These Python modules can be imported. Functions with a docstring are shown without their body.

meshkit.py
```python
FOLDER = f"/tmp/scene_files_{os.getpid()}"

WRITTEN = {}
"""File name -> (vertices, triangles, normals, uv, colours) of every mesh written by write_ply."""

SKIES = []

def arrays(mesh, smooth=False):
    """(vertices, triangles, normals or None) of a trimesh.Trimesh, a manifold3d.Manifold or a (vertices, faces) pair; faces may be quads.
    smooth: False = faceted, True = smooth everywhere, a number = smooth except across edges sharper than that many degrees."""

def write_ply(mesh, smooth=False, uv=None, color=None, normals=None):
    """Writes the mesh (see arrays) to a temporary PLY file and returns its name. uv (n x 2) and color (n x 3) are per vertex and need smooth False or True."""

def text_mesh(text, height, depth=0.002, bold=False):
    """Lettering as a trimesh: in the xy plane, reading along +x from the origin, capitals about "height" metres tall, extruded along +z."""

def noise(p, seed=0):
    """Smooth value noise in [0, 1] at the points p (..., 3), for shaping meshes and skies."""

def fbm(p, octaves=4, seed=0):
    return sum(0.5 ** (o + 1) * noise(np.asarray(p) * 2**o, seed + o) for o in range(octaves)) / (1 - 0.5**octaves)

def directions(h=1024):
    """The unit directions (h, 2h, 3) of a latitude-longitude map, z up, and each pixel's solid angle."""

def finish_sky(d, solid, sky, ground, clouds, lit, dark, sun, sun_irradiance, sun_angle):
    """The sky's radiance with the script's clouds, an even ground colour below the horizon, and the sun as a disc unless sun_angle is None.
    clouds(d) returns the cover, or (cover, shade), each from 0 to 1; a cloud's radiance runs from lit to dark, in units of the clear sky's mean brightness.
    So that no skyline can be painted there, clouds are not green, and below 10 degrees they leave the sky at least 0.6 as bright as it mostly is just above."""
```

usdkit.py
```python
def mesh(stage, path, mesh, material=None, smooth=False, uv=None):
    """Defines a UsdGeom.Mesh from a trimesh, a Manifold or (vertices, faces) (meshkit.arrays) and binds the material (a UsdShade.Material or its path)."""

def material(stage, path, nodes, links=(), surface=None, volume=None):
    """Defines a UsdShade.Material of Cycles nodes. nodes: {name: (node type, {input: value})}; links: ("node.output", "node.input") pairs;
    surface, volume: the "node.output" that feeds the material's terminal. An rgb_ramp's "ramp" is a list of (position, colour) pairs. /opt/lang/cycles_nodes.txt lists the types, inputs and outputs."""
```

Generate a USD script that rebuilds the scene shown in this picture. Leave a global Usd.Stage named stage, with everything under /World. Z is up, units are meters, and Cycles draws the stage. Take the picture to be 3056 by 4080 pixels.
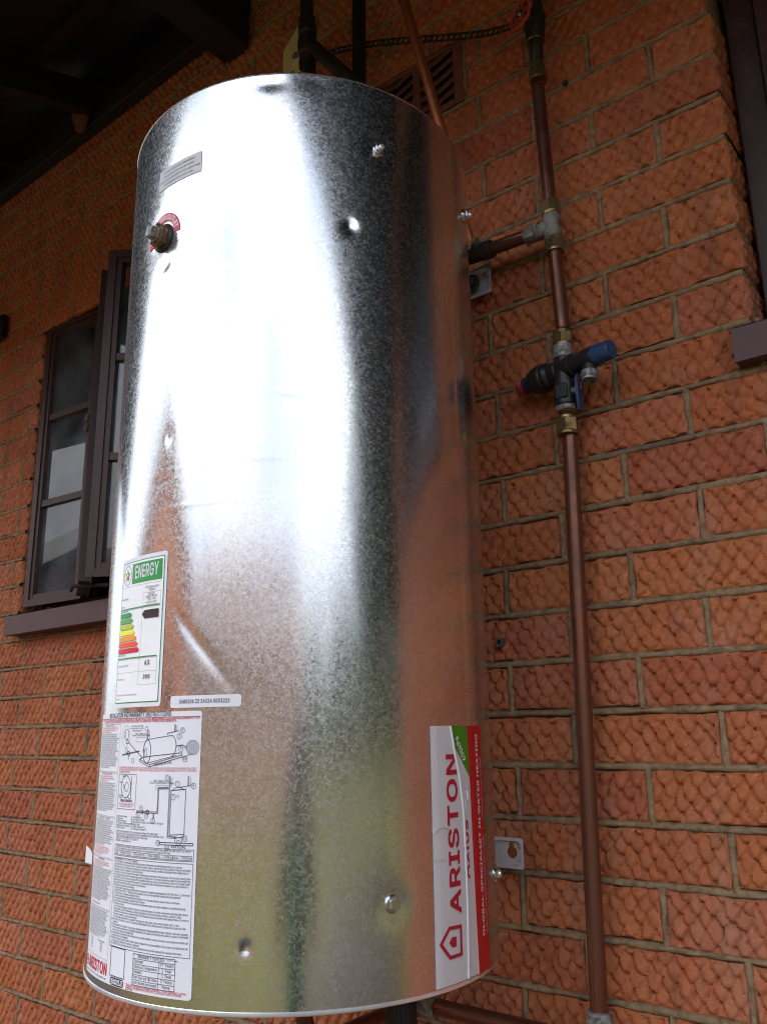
import math, glob, random
import numpy as np
import trimesh, usdkit, meshkit
from pxr import Usd, UsdGeom, UsdLux, UsdShade, Gf, Sdf

stage = Usd.Stage.CreateInMemory()
UsdGeom.SetStageUpAxis(stage, "Z")
UsdGeom.SetStageMetersPerUnit(stage, 1.0)
UsdGeom.Xform.Define(stage, "/World")
V = lambda *a: np.array(a, float)

# ------------------------------------------------------------------ camera, sky, sun, exposure
CAM = V(0, -1.32612, 1.45)
CR, CU, CF = V(0.78102687, 0.62431392, -0.01513802), V(0.16802433, -0.18673121, 0.96793558), V(-0.60146892, 0.75852725, 0.25074202)
FPX = 3353.12
EXPOSURE = 1.5
SUN_EL, SUN_AZ = math.radians(58), math.radians(20)     # the sun stands behind the house
SKY, SUN = 0.12, 0.32
CLOUD = (9.6, 9.9, 10.5)      # bright overcast: a cloud layer three times as bright overhead as at the horizon
cam = UsdGeom.Camera.Define(stage, "/World/camera")
cam.AddTransformOp().Set(Gf.Matrix4d(*CR, 0, *CU, 0, *(-CF), 0, *CAM, 1))
cam.CreateHorizontalApertureAttr(36.0)
cam.CreateVerticalApertureAttr(36.0 * 1024 / 766)
cam.CreateFocalLengthAttr(36.0 * FPX / 3056)
cam.CreateClippingRangeAttr(Gf.Vec2f(0.02, 2000))
cam.CreateExposureAttr(EXPOSURE)
dome = UsdLux.DomeLight.Define(stage, "/World/sky")
sky_m = usdkit.material(stage, "/World/Looks/sky_look", {"t": ("sky_texture", {"sky_type": "single_scattering", "sun_disc": False, "sun_elevation": SUN_EL, "sun_rotation": SUN_AZ, "aerosol_density": 1.6}),
                        "tc": ("texture_coordinate", {}), "mp": ("mapping", {"scale": (1, 1, 2.2)}), "n": ("noise_texture", {"scale": 2.2, "detail": 7, "roughness": .6}), "k": ("map_range", {"from_min": .34, "from_max": .58, "to_min": .25, "to_max": 1.0, "clamp": True}),
                        "sp": ("separate_xyz", {}), "el": ("map_range", {"from_min": 0.0, "from_max": 1.0, "to_min": .333, "to_max": 1.0, "clamp": True}), "ov": ("mix", {"mix_type": "multiply", "fac": 1.0, "color1": CLOUD}), "nr": ("vector_math", {"math_type": "normalize"}),
                        "m": ("mix", {}), "b": ("background_shader", {"strength": SKY})},
                       [("tc.generated", "nr.vector1"), ("nr.vector", "sp.vector"), ("sp.z", "el.value"), ("el.result", "ov.color2"), ("ov.color", "m.color2"), ("tc.generated", "mp.vector"), ("mp.vector", "n.vector"), ("n.fac", "k.value"), ("k.result", "m.fac"), ("t.color", "m.color1"), ("m.color", "b.color")], surface="b.background")
UsdShade.MaterialBindingAPI.Apply(dome.GetPrim()).Bind(sky_m)
sdir = V(math.sin(SUN_AZ) * math.cos(SUN_EL), math.cos(SUN_AZ) * math.cos(SUN_EL), math.sin(SUN_EL))
sx = np.cross([0, 0, 1], sdir); sx /= np.linalg.norm(sx); sy = np.cross(sdir, sx)
sun = UsdLux.DistantLight.Define(stage, "/World/sun")
sun.AddTransformOp().Set(Gf.Matrix4d(*sx, 0, *sy, 0, *sdir, 0, 0, 0, 0, 1))
sun.CreateIntensityAttr(SUN); sun.CreateAngleAttr(12.0); sun.CreateNormalizeAttr(True); sun.CreateColorAttr(Gf.Vec3f(1, .95, .87))

# ------------------------------------------------------------------ helpers
used = {}
def unique(parent, name):
    k = (parent, name); n = used.get(k, 0); used[k] = n + 1
    return f"{parent}/{name}" + (f"_{n:03d}" if n else "")
def tag(p, label=None, cat=None, group=None, kind=None):
    p = p.GetPrim() if hasattr(p, "GetPrim") else p
    for k, v in (("label", label), ("category", cat), ("group", group), ("kind", kind)):
        if v: p.SetCustomDataByKey(k, v)
    return p
ORIGIN = {}
def thing(name, label, cat, loc=(0, 0, 0), group=None, kind=None):
    path = unique("/World", name)
    x = UsdGeom.Xform.Define(stage, path); x.AddTranslateOp().Set(Gf.Vec3d(*map(float, loc)))
    ORIGIN[path] = V(*loc)
    tag(x, label, cat, group, kind)
    return path
def root_of(path): return "/".join(path.split("/")[:3])
def obj(parent, name, mesh, mat, smooth=35, label=None, kind=None, **kw):
    """one mesh given in world coordinates, under parent (a path) or under /World"""
    path = unique(parent or "/World", name)
    if hasattr(mesh, "to_mesh"):
        m = mesh.to_mesh(); v, f = np.array(m.vert_properties[:, :3]), np.array(m.tri_verts)
    elif isinstance(mesh, trimesh.Trimesh): v, f = np.array(mesh.vertices), np.array(mesh.faces)
    else:
        v, f = np.asarray(mesh[0], float), np.asarray(mesh[1], int)
        if f.shape[1] == 4: f = np.vstack([f[:, [0, 1, 2]], f[:, [0, 2, 3]]])
    o = ORIGIN.get(root_of(path), V(0, 0, 0)) if parent else V(0, 0, 0)
    m = usdkit.mesh(stage, path, trimesh.Trimesh(v - o, f, process=False), M[mat], smooth=smooth)
    tag(m, label, kw.get("cat"), kw.get("group"), kind)
    return path
def join(*ms):
    vs, fs, n = [], [], 0
    for m in ms:
        v, f = (m.vertices, m.faces) if isinstance(m, trimesh.Trimesh) else m
        v, f = np.asarray(v, float), np.asarray(f, int)
        if f.shape[1] == 4: f = np.vstack([f[:, [0, 1, 2]], f[:, [0, 2, 3]]])
        vs.append(v); fs.append(f + n); n += len(v)
    return np.vstack(vs), np.vstack(fs)
def box(a, b, bev=0.0):
    a, b = np.minimum(a, b).astype(float), np.maximum(a, b).astype(float)
    if bev <= 0:
        m = trimesh.creation.box(b - a); return np.array(m.vertices) + (a + b) / 2, np.array(m.faces)
    pts = []
    for s in np.ndindex(2, 2, 2):
        c = np.where(s, b, a); inw = np.where(s, -1, 1) * bev
        for k in range(3):
            q = c + inw; q[k] = c[k]; pts.append(q)
    h = trimesh.convex.convex_hull(np.array(pts)); return np.array(h.vertices), np.array(h.faces)
def frame_of(axis):
    a = np.asarray(axis, float); a = a / np.linalg.norm(a)
    h = V(0, 0, 1) if abs(a[2]) < .9 else V(1, 0, 0)
    u = np.cross(h, a); u /= np.linalg.norm(u)
    return a, u, np.cross(a, u)
def lathe(prof, o, axis, n=28, phase=0.0, fu=None):
    """prof: (along, radius) pairs from one end to the other"""
    a, u, w = frame_of(axis)
    if fu is not None:
        u = np.asarray(fu, float); u = u - a * (u @ a); u /= np.linalg.norm(u); w = np.cross(a, u)
    th = np.arange(n) / n * 2 * np.pi + phase
    ring = np.cos(th)[:, None] * u + np.sin(th)[:, None] * w
    v = np.vstack([np.asarray(o) + a * t + ring * max(r, 1e-5) for t, r in prof]); f = []
    for i in range(len(prof) - 1):
        for j in range(n):
            k = (j + 1) % n
            f.append([i * n + j, i * n + k, (i + 1) * n + k, (i + 1) * n + j])
    f = np.array(f)
    caps = [[0, (j + 1), j] + [] for j in range(1, n - 1)]
    e = (len(prof) - 1) * n
    f3 = np.vstack([f[:, [0, 1, 2]], f[:, [0, 2, 3]], [[0, j + 1, j] for j in range(1, n - 1)], [[e, e + j, e + j + 1] for j in range(1, n - 1)]])
    return v, f3
def rod(p0, p1, r, n=20, r1=None):
    p0, p1 = V(*p0), V(*p1); L = np.linalg.norm(p1 - p0)
    return lathe([(0, r), (L, r if r1 is None else r1)], p0, p1 - p0, n)
def hexnut(o, axis, L, r, ch=.0015, n=6, phase=0.3):
    return lathe([(0, r * .88), (ch, r), (L - ch, r), (L, r * .88)], o, axis, n, phase)
def sweep(pts, r, n=14):
    P = np.array(pts, float); k = len(P)
    T = np.gradient(P, axis=0); T /= np.linalg.norm(T, axis=1)[:, None]
    u = frame_of(T[0])[1]; vs = []
    rr_ = np.broadcast_to(r, (k,))
    for i in range(k):
        u = u - T[i] * (u @ T[i]); u /= np.linalg.norm(u); w = np.cross(T[i], u)
        th = np.arange(n) / n * 2 * np.pi
        vs.append(P[i] + rr_[i] * (np.cos(th)[:, None] * u + np.sin(th)[:, None] * w))
    f = []
    for i in range(k - 1):
        for j in range(n):
            q = (j + 1) % n; f.append([i * n + j, i * n + q, (i + 1) * n + q, (i + 1) * n + j])
    f = np.array(f); e = (k - 1) * n
    return np.vstack(vs), np.vstack([f[:, [0, 1, 2]], f[:, [0, 2, 3]], [[0, j + 1, j] for j in range(1, n - 1)], [[e, e + j, e + j + 1] for j in range(1, n - 1)]])
def smooth_path(pts, k=8):
    P = np.array(pts, float); out = []
    Q = np.vstack([2 * P[0] - P[1], P, 2 * P[-1] - P[-2]])
    for i in range(1, len(Q) - 2):
        for t in np.arange(k) / k:
            a, b, c, d = Q[i - 1:i + 3]
            out.append(.5 * (2 * b + (c - a) * t + (2 * a - 5 * b + 4 * c - d) * t * t + (3 * b - a - 3 * c + d) * t ** 3))
    return np.array(out + [P[-1]])
def bow(p0, p1, width, thick, nrm):
    """flat bar from p0 to p1, nrm = its flat face's direction"""
    p0, p1, nrm = V(*p0), V(*p1), V(*nrm)
    a = (p1 - p0) / np.linalg.norm(p1 - p0); nrm = nrm - a * (nrm @ a); nrm /= np.linalg.norm(nrm); w = np.cross(a, nrm)
    c = [p + s * w * width / 2 + q * nrm * thick / 2 for p in (p0, p1) for s in (-1, 1) for q in (-1, 1)]
    h = trimesh.convex.convex_hull(np.array(c)); return np.array(h.vertices), np.array(h.faces)
def at(x, y, Y):
    """the point of the plane y = Y that the photograph shows at (x, y) of its 1657-wide view"""
    k = 3056 / 1657
    d = (x * k - 1528) / FPX * CR - (y * k - 2040) / FPX * CU + CF
    return CAM + d * (Y - CAM[1]) / d[1]

# ------------------------------------------------------------------ materials
M = {}
def mat(name, nodes, links, surface="p.BSDF"):
    M[name] = usdkit.material(stage, "/World/Looks/" + name, nodes, links, surface=surface)
def plain(name, col, rough=.5, metal=0.0, var=.12, scale=30, bump=.0, bscale=200, **kw):
    nodes = {"g": ("geometry", {}), "n": ("noise_texture", {"scale": scale, "detail": 5}), "r": ("rgb_ramp", {"ramp": [(.25, tuple(c * (1 - var) for c in col)), (.75, tuple(min(1, c * (1 + var)) for c in col))]}),
             "p": ("principled_bsdf", {"roughness": rough, "metallic": metal, **kw})}
    links = [("g.position", "n.vector"), ("n.fac", "r.fac"), ("r.color", "p.base_color")]
    if bump:
        nodes["n2"] = ("noise_texture", {"scale": bscale, "detail": 4}); nodes["b"] = ("bump", {"strength": bump, "distance": .002})
        links += [("g.position", "n2.vector"), ("n2.fac", "b.height"), ("b.normal", "p.normal")]
    mat(name, nodes, links)
def two_tone(name, c1, c2, lo, hi, scale, rough=(.4, .7), metal=(0., 0.), bump=.2, bscale=300, detail=6):
    """patches of c2 (dirt, rust, verdigris) on c1"""
    nodes = {"g": ("geometry", {}), "n": ("noise_texture", {"scale": scale, "detail": detail, "roughness": .65}), "k": ("map_range", {"from_min": lo, "from_max": hi, "clamp": True}),
             "m": ("mix", {"color1": c1, "color2": c2}), "ro": ("map_range", {"to_min": rough[0], "to_max": rough[1]}), "me": ("map_range", {"to_min": metal[0], "to_max": metal[1]}),
             "n2": ("noise_texture", {"scale": bscale, "detail": 4}), "b": ("bump", {"strength": bump, "distance": .002}), "p": ("principled_bsdf", {})}
    mat(name, nodes, [("g.position", "n.vector"), ("n.fac", "k.value"), ("k.result", "m.fac"), ("m.color", "p.base_color"), ("k.result", "ro.value"), ("ro.result", "p.roughness"),
                      ("k.result", "me.value"), ("me.result", "p.metallic"), ("g.position", "n2.vector"), ("n2.fac", "b.height"), ("b.normal", "p.normal")])

def brick_look(name, per_island):
    nodes = {"g": ("geometry", {}), "o": ("object_info", {}), "rnd": ("math", {"math_type": "add"}), "rf": ("math", {"math_type": "fraction"}),
             "base": ("rgb_ramp", {"ramp": [(0, (.43, .130, .047)), (.2, (.40, .115, .042)), (.42, (.45, .145, .050)), (.62, (.425, .125, .052)), (.8, (.37, .098, .042)), (1, (.43, .140, .066))]}),
             "n1": ("noise_texture", {"scale": 11, "detail": 4, "roughness": .6}), "k1": ("map_range", {"from_min": .54, "from_max": .76, "to_min": 0, "to_max": .5, "clamp": True}),
             "m1": ("mix", {"color2": (.44, .2, .14)}),
             "n2": ("noise_texture", {"scale": 70, "detail": 6, "roughness": .7}), "k2": ("map_range", {"from_min": .3, "from_max": .7, "to_min": .72, "to_max": 1.22, "clamp": True}),
             "m2": ("mix", {"mix_type": "multiply", "fac": 1.0}),
             "mp": ("mapping", {"scale": (1.0, 1.0, .55)}), "n3": ("noise_texture", {"scale": 260, "detail": 3, "roughness": .6}), "k3": ("map_range", {"from_min": .66, "from_max": .73, "to_min": 0, "to_max": .8, "clamp": True}),
             "m3": ("mix", {"color2": (.06, .025, .015)}),
             "v": ("voronoi_texture", {"scale": 150, "randomness": 1.0}), "k4": ("map_range", {"from_min": .085, "from_max": .13, "to_min": 1, "to_max": 0, "clamp": True}),
             "w4": ("math", {"math_type": "multiply"}), "n5": ("noise_texture", {"scale": 25, "detail": 3}), "k5": ("map_range", {"from_min": .47, "from_max": .55, "clamp": True}),
             "m4": ("mix", {"color2": (.6, .5, .42)}),
             "ms": ("mapping", {"scale": (8.0, 8.0, .9)}), "ns": ("noise_texture", {"scale": 1.6, "detail": 5, "roughness": .6}), "ks": ("map_range", {"from_min": .52, "from_max": .72, "to_min": 0, "to_max": .32, "clamp": True}), "ms2": ("mix", {"color2": (.36, .22, .15)}),
             "kd": ("map_range", {"from_min": .30, "from_max": .46, "to_min": .5, "to_max": 0, "clamp": True}), "md": ("mix", {"color2": (.15, .065, .035)}),
             "nb": ("noise_texture", {"scale": 420, "detail": 4, "roughness": .65}), "b": ("bump", {"strength": .35, "distance": .0015}),
             "p": ("principled_bsdf", {"roughness": .72, "specular_ior_level": .35})}
    links = [("o.random", "rnd.value1"), ("rnd.value", "rf.value1"), ("rf.value", "base.fac"), ("g.position", "n1.vector"), ("n1.fac", "k1.value"), ("k1.result", "m1.fac"), ("base.color", "m1.color1"),
             ("g.position", "n2.vector"), ("n2.fac", "k2.value"), ("m1.color", "m2.color1"), ("k2.result", "m2.color2"),
             ("g.position", "mp.vector"), ("mp.vector", "n3.vector"), ("n3.fac", "k3.value"), ("k3.result", "m3.fac"), ("m2.color", "m3.color1"),
             ("g.position", "v.vector"), ("v.distance", "k4.value"), ("g.position", "n5.vector"), ("n5.fac", "k5.value"), ("k4.result", "w4.value1"), ("k5.result", "w4.value2"), ("w4.value", "m4.fac"), ("m3.color", "m4.color1"),
             ("g.position", "ms.vector"), ("ms.vector", "ns.vector"), ("ns.fac", "ks.value"), ("ks.result", "ms2.fac"), ("m4.color", "ms2.color1"), ("ns.fac", "kd.value"), ("kd.result", "md.fac"), ("ms2.color", "md.color1"), ("md.color", "p.base_color"), ("g.position", "nb.vector"), ("nb.fac", "b.height"), ("b.normal", "p.normal")]
    if per_island: links.append(("g.random_per_island", "rnd.value2"))
    else: nodes["rnd"][1]["value2"] = 0.0
    mat(name, nodes, links)
brick_look("brick_clay", False); brick_look("brick_clay_far", True)
mat("mortar_look", {"g": ("geometry", {}), "n": ("noise_texture", {"scale": 60, "detail": 6, "roughness": .7}), "r": ("rgb_ramp", {"ramp": [(.28, (.11, .076, .045)), (.5, (.27, .185, .105)), (.72, (.38, .28, .17))]}),
                    "n1": ("noise_texture", {"scale": 5, "detail": 4}), "k1": ("map_range", {"from_min": .52, "from_max": .68, "to_min": 0, "to_max": .6, "clamp": True}), "m": ("mix", {"color2": (.10, .085, .07)}),
                    "nb": ("noise_texture", {"scale": 350, "detail": 5, "roughness": .7}), "b": ("bump", {"strength": .6, "distance": .002}), "p": ("principled_bsdf", {"roughness": .85, "specular_ior_level": .2})},
    [("g.position", "n.vector"), ("n.fac", "r.fac"), ("g.position", "n1.vector"), ("n1.fac", "k1.value"), ("k1.result", "m.fac"), ("r.color", "m.color1"), ("m.color", "p.base_color"),
     ("g.position", "nb.vector"), ("nb.fac", "b.height"), ("b.normal", "p.normal")])
def galv(name, rough, spangle, scale):
    nodes = {"g": ("geometry", {}), "nd": ("noise_texture", {"scale": scale * .7, "detail": 2}), "sd": ("vector_math", {"math_type": "scale", "scale": .012}), "ad": ("vector_math", {"math_type": "add"}),
             "v": ("voronoi_texture", {"scale": scale, "randomness": 1.0}), "s": ("vector_math", {"math_type": "subtract", "vector2": (.5, .5, .5)}), "k": ("vector_math", {"math_type": "scale", "scale": spangle}),
             "a": ("vector_math", {"math_type": "add"}), "nn": ("vector_math", {"math_type": "normalize"}),
             "rr": ("map_range", {"to_min": rough * .75, "to_max": rough * 1.35}), "sp": ("separate_color", {}),
             "nl": ("noise_texture", {"scale": 7, "detail": 5}), "cr": ("rgb_ramp", {"ramp": [(.3, (.66, .68, .70)), (.7, (.80, .815, .83))]}),
             "p": ("principled_bsdf", {"metallic": 1.0})}
    mat(name, nodes, [("g.position", "nd.vector"), ("nd.color", "sd.vector1"), ("g.position", "ad.vector1"), ("sd.vector", "ad.vector2"), ("ad.vector", "v.vector"), ("v.color", "s.vector1"), ("s.vector", "k.vector1"),
                      ("g.normal", "a.vector1"), ("k.vector", "a.vector2"), ("a.vector", "nn.vector1"), ("nn.vector", "p.normal"),
                      ("v.color", "sp.color"), ("sp.r", "rr.value"), ("rr.result", "p.roughness"), ("g.position", "nl.vector"), ("nl.fac", "cr.fac"), ("cr.color", "p.base_color")])
galv("galvanised_shell", .195, .016, 340)
plain("bright_zinc", (.84, .86, .88), .3, .82, .08, 40)
plain("chrome_bolt", (.72, .74, .77), .16, 1.0, .05)
two_tone("copper_pipe", (.235, .092, .062), (.135, .068, .044), .4, .62, 8, (.26, .42), (.9, .75), .05)
plain("bright_copper", (.62, .21, .09), .35, .85, .2, 25)
two_tone("brass_fitting", (.30, .20, .085), (.12, .08, .045), .45, .62, 60, (.3, .5), (.9, .8), .1)
two_tone("verdigris_fitting", (.26, .27, .25), (.17, .13, .08), .42, .58, 70, (.7, .45), (.15, .7), .4)
two_tone("dark_steel_fitting", (.035, .034, .03), (.07, .045, .028), .5, .65, 50, (.5, .8), (.5, .2), .3)
two_tone("black_valve", (.010, .010, .011), (.05, .042, .035), .58, .78, 45, (.38, .7), (0, 0), .15)
plain("black_pipe", (.012, .011, .011), .5, 0, .2)
two_tone("grey_nut_metal", (.33, .33, .33), (.13, .12, .11), .45, .6, 120, (.45, .6), (.7, .4), .5)
plain("blue_plastic", (.018, .050, .125), .4, 0, .15, 60)
plain("navy_plastic", (.014, .02, .06), .45, 0, .1)
plain("red_plastic", (.42, .02, .025), .45)
two_tone("red_wheel_paint", (.33, .035, .022), (.09, .03, .02), .52, .7, 60, (.5, .8), (0, 0), .2)
plain("white_paper", (.70, .70, .74), .38, 0, .025, 12)
plain("silver_paper", (.60, .60, .64), .4, 0, .03, 12)
for nm, c in {"ink_navy": (.028, .03, .06), "ink_black": (.02, .016, .016), "ink_red": (.46, .012, .035), "ink_pale_red": (.55, .03, .06), "ink_green": (.02, .25, .055), "ink_frame_green": (.015, .2, .06), "ink_white": (.8, .8, .82),
              "arrow_a": (.01, .23, .06), "arrow_b": (.07, .31, .05), "arrow_c": (.38, .5, .03), "arrow_d": (.85, .72, .01), "arrow_e": (.76, .27, .015), "arrow_f": (.72, .08, .02), "arrow_g": (.6, .008, .03),
              "ink_sticker_red": (.48, .008, .014), "ink_bright_green": (.055, .26, .01), "ink_grey": (.25, .26, .3)}.items():
    plain(nm, c, .4, 0, .04)
two_tone("frame_paint", (.040, .016, .014), (.062, .034, .031), .5, .7, 40, (.42, .6), (0, 0), .08)
two_tone("sill_paint", (.080, .036, .038), (.115, .064, .060), .5, .7, 30, (.5, .7), (0, 0), .1)
two_tone("sill_top_dust", (.20, .17, .145), (.085, .06, .066), .45, .62, 30, (.8, .6), (0, 0), .1)
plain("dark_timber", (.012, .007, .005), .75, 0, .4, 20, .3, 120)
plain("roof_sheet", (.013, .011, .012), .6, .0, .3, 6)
plain("mud_scrap", (.22, .085, .04), .9, 0, .3, 80, .6, 150)
plain("terracotta", (.16, .055, .04), .8, 0, .25, 40, .3, 200)
plain("yellow_zinc", (.66, .60, .32), .5, .0, .15, 20)
plain("hemp_brass", (.22, .15, .085), .6, .3, .35, 160, .5, 400)
plain("plug_dark", (.03, .025, .02), .45, .4, .3, 90)
plain("rubber_plug", (.10, .10, .10), .5, .3, .3, 90)
plain("room_dark", (.10, .09, .08), .9, 0, .2, 2)
plain("curtain_cloth", (.34, .32, .30), .9, 0, .2, 8)
mat("window_glass", {"t": ("transparent_bsdf", {"color": (.82, .86, .86)}), "gl": ("glossy_bsdf", {"color": (1, 1, 1), "roughness": .02}), "fr": ("fresnel", {"IOR": 1.55}), "m": ("mix_closure", {}),
                     "g": ("geometry", {}), "n": ("noise_texture", {"scale": 9, "detail": 5}), "k": ("map_range", {"from_min": .35, "from_max": .75, "to_min": .015, "to_max": .09, "clamp": True}),
                     "d": ("diffuse_bsdf", {"color": (.38, .38, .40)}), "m2": ("mix_closure", {})},
    [("fr.fac", "m.fac"), ("t.BSDF", "m.closure1"), ("gl.BSDF", "m.closure2"), ("g.position", "n.vector"), ("n.fac", "k.value"), ("k.result", "m2.fac"), ("m.closure", "m2.closure1"), ("d.BSDF", "m2.closure2")], surface="m2.closure")
mat("dry_grass", {"g": ("geometry", {}), "n": ("noise_texture", {"scale": .8, "detail": 8, "roughness": .7}), "r": ("rgb_ramp", {"ramp": [(.3, (.055, .055, .014)), (.5, (.10, .09, .03)), (.7, (.13, .108, .045))]}), "p": ("principled_bsdf", {"roughness": .95, "specular_ior_level": .1})},
    [("g.position", "n.vector"), ("n.fac", "r.fac"), ("r.color", "p.base_color")])
plain("bare_soil", (.085, .06, .042), .95, 0, .3, 5)
plain("pale_drive", (.50, .48, .45), .85, 0, .1, 3)
def leaf_look(name, a, b):
    mat(name, {"o": ("geometry", {}), "r": ("rgb_ramp", {"ramp": [(0, a), (1, b)]}), "p": ("principled_bsdf", {"roughness": .6}), "t": ("translucent_bsdf", {}), "m": ("mix_closure", {"fac": .3})},
        [("o.random_per_island", "r.fac"), ("r.color", "p.base_color"), ("r.color", "t.color"), ("p.BSDF", "m.closure1"), ("t.BSDF", "m.closure2")], surface="m.closure")
leaf_look("leaf_green", (.035, .07, .018), (.08, .12, .03)); leaf_look("leaf_olive", (.07, .075, .03), (.13, .12, .05))
plain("bark", (.10, .075, .055), .9, 0, .3, 12)
mat("far_brick", {"g": ("geometry", {}), "n": ("noise_texture", {"scale": 9, "detail": 6}), "r": ("rgb_ramp", {"ramp": [(.3, (.30, .105, .05)), (.7, (.42, .16, .075))]}), "p": ("principled_bsdf", {"roughness": .85})},
    [("g.position", "n.vector"), ("n.fac", "r.fac"), ("r.color", "p.base_color")])
plain("roof_brown", (.15, .095, .078), .8, 0, .2, 3)
plain("brown_plaster", (.22, .125, .085), .9, 0, .15, 2)
plain("fascia_white", (.66, .64, .60), .6, 0, .05)
plain("skin", (.16, .075, .045), .55, 0, .1); plain("hair", (.012, .01, .009), .6)
plain("green_shirt", (.03, .16, .06), .85, 0, .15); plain("navy_trousers", (.022, .028, .05), .85, 0, .2); plain("shoe", (.03, .025, .022), .6)
plain("phone_black", (.015, .015, .017), .25)

# ------------------------------------------------------------------ ground and the house
GZ = -0.15
g = 300.0
xs = np.linspace(-g, g, 41); gx, gy = np.meshgrid(xs, xs)
gv = np.stack([gx, gy, GZ - .25 * (1 - np.exp(-(gx ** 2 + gy ** 2) / 90.0 ** 2)) * 0 + 0 * gx], -1).reshape(-1, 3)
gf = [[i * 41 + j, i * 41 + j + 1, (i + 1) * 41 + j + 1, (i + 1) * 41 + j] for i in range(40) for j in range(40)]
obj(None, "ground", (gv, gf), "dry_grass", False, kind="structure")
obj(None, "soil_bed", box((-9.0, -3.9, GZ - .05), (7.0, .0, GZ + .02)), "bare_soil", False, kind="structure")
dv = np.array([[x, y, GZ + .012] for x, y in ((-3.5, -16), (9.5, -17.5), (13, -30), (-5, -28))])
obj(None, "driveway", (dv, [[0, 3, 2, 1]]), "pale_drive", False, kind="structure")

BZ0, CH, BL = 1.04362, .086, .238369       # bed joint, course height, brick module
PX0 = -.771073
ROWS = range(-14, 29)
WX0, WX1, WZT = -4.3, 1.25, 3.52
OPEN = [(-2.50, -1.64, 1.81, 2.80), (-.300, .86, 2.064, 3.20)]     # left and right window openings

wall = thing("brick_wall", "red brick house wall with fish-scale textured bricks and grey mortar joints behind the tank", "wall", kind=None)
def scale_field(p, q, rng, sx=.0256, sz=.0190, H=.0122):
    """height of staggered fish scales at (p, q) metres on a brick's face: each hangs over the two below it and is proudest near its rounded lower lip"""
    P, Q = p.ravel() * 1000, q.ravel() * 1000
    wp_ = np.stack([P / 15, Q / 17, 0 * P + rng.uniform(0, 99)], -1)
    P, Q = P + 5.0 * (meshkit.noise(wp_, 1) - .5) + 2.4 * (meshkit.noise(wp_ * 2.6, 4) - .5), Q + 6.0 * (meshkit.noise(wp_, 2) - .5) + 2.4 * (meshkit.noise(wp_ * 2.6, 5) - .5)
    cs, z, k = [], Q.min() - 30 - rng.uniform(0, 19), 0
    lean = rng.normal(0, .05)
    while z < Q.max() + 60:
        x = P.min() - 45 - (12.8 if k % 2 else 0) + rng.uniform(-1.5, 1.5)
        while x < P.max() + 45:
            cs.append((x + rng.normal(0, 1.4), z + rng.normal(0, 2.1), k + 1, rng.uniform(.85, 1.15), rng.uniform(13.6, 15.6), rng.uniform(29, 35))); x += sx * 1000
        z += sz * 1000; k += 1
    C = np.array(cs)
    dz = Q[:, None] - C[None, :, 1]; dx = P[:, None] - C[None, :, 0] - lean * dz
    rho = np.sqrt((dx / C[None, :, 4]) ** 2 + (np.minimum(dz, 0) / C[None, :, 5]) ** 2)
    top = np.argmax(np.where((rho < 1) & (dz < 30), C[None, :, 2], 0), axis=1); r = np.arange(len(P))
    ro, d, w = rho[r, top], dz[r, top], dx[r, top] / C[top, 4]
    h = .16 + .62 * np.clip(-d / 30, -.2, 1) - .16 * w ** 2 - .50 * np.clip((ro - .62) / .38, 0, 1) ** 2.2
    return (np.maximum(h, 0) * 1.35 * C[top, 3] * H).reshape(p.shape)
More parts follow.
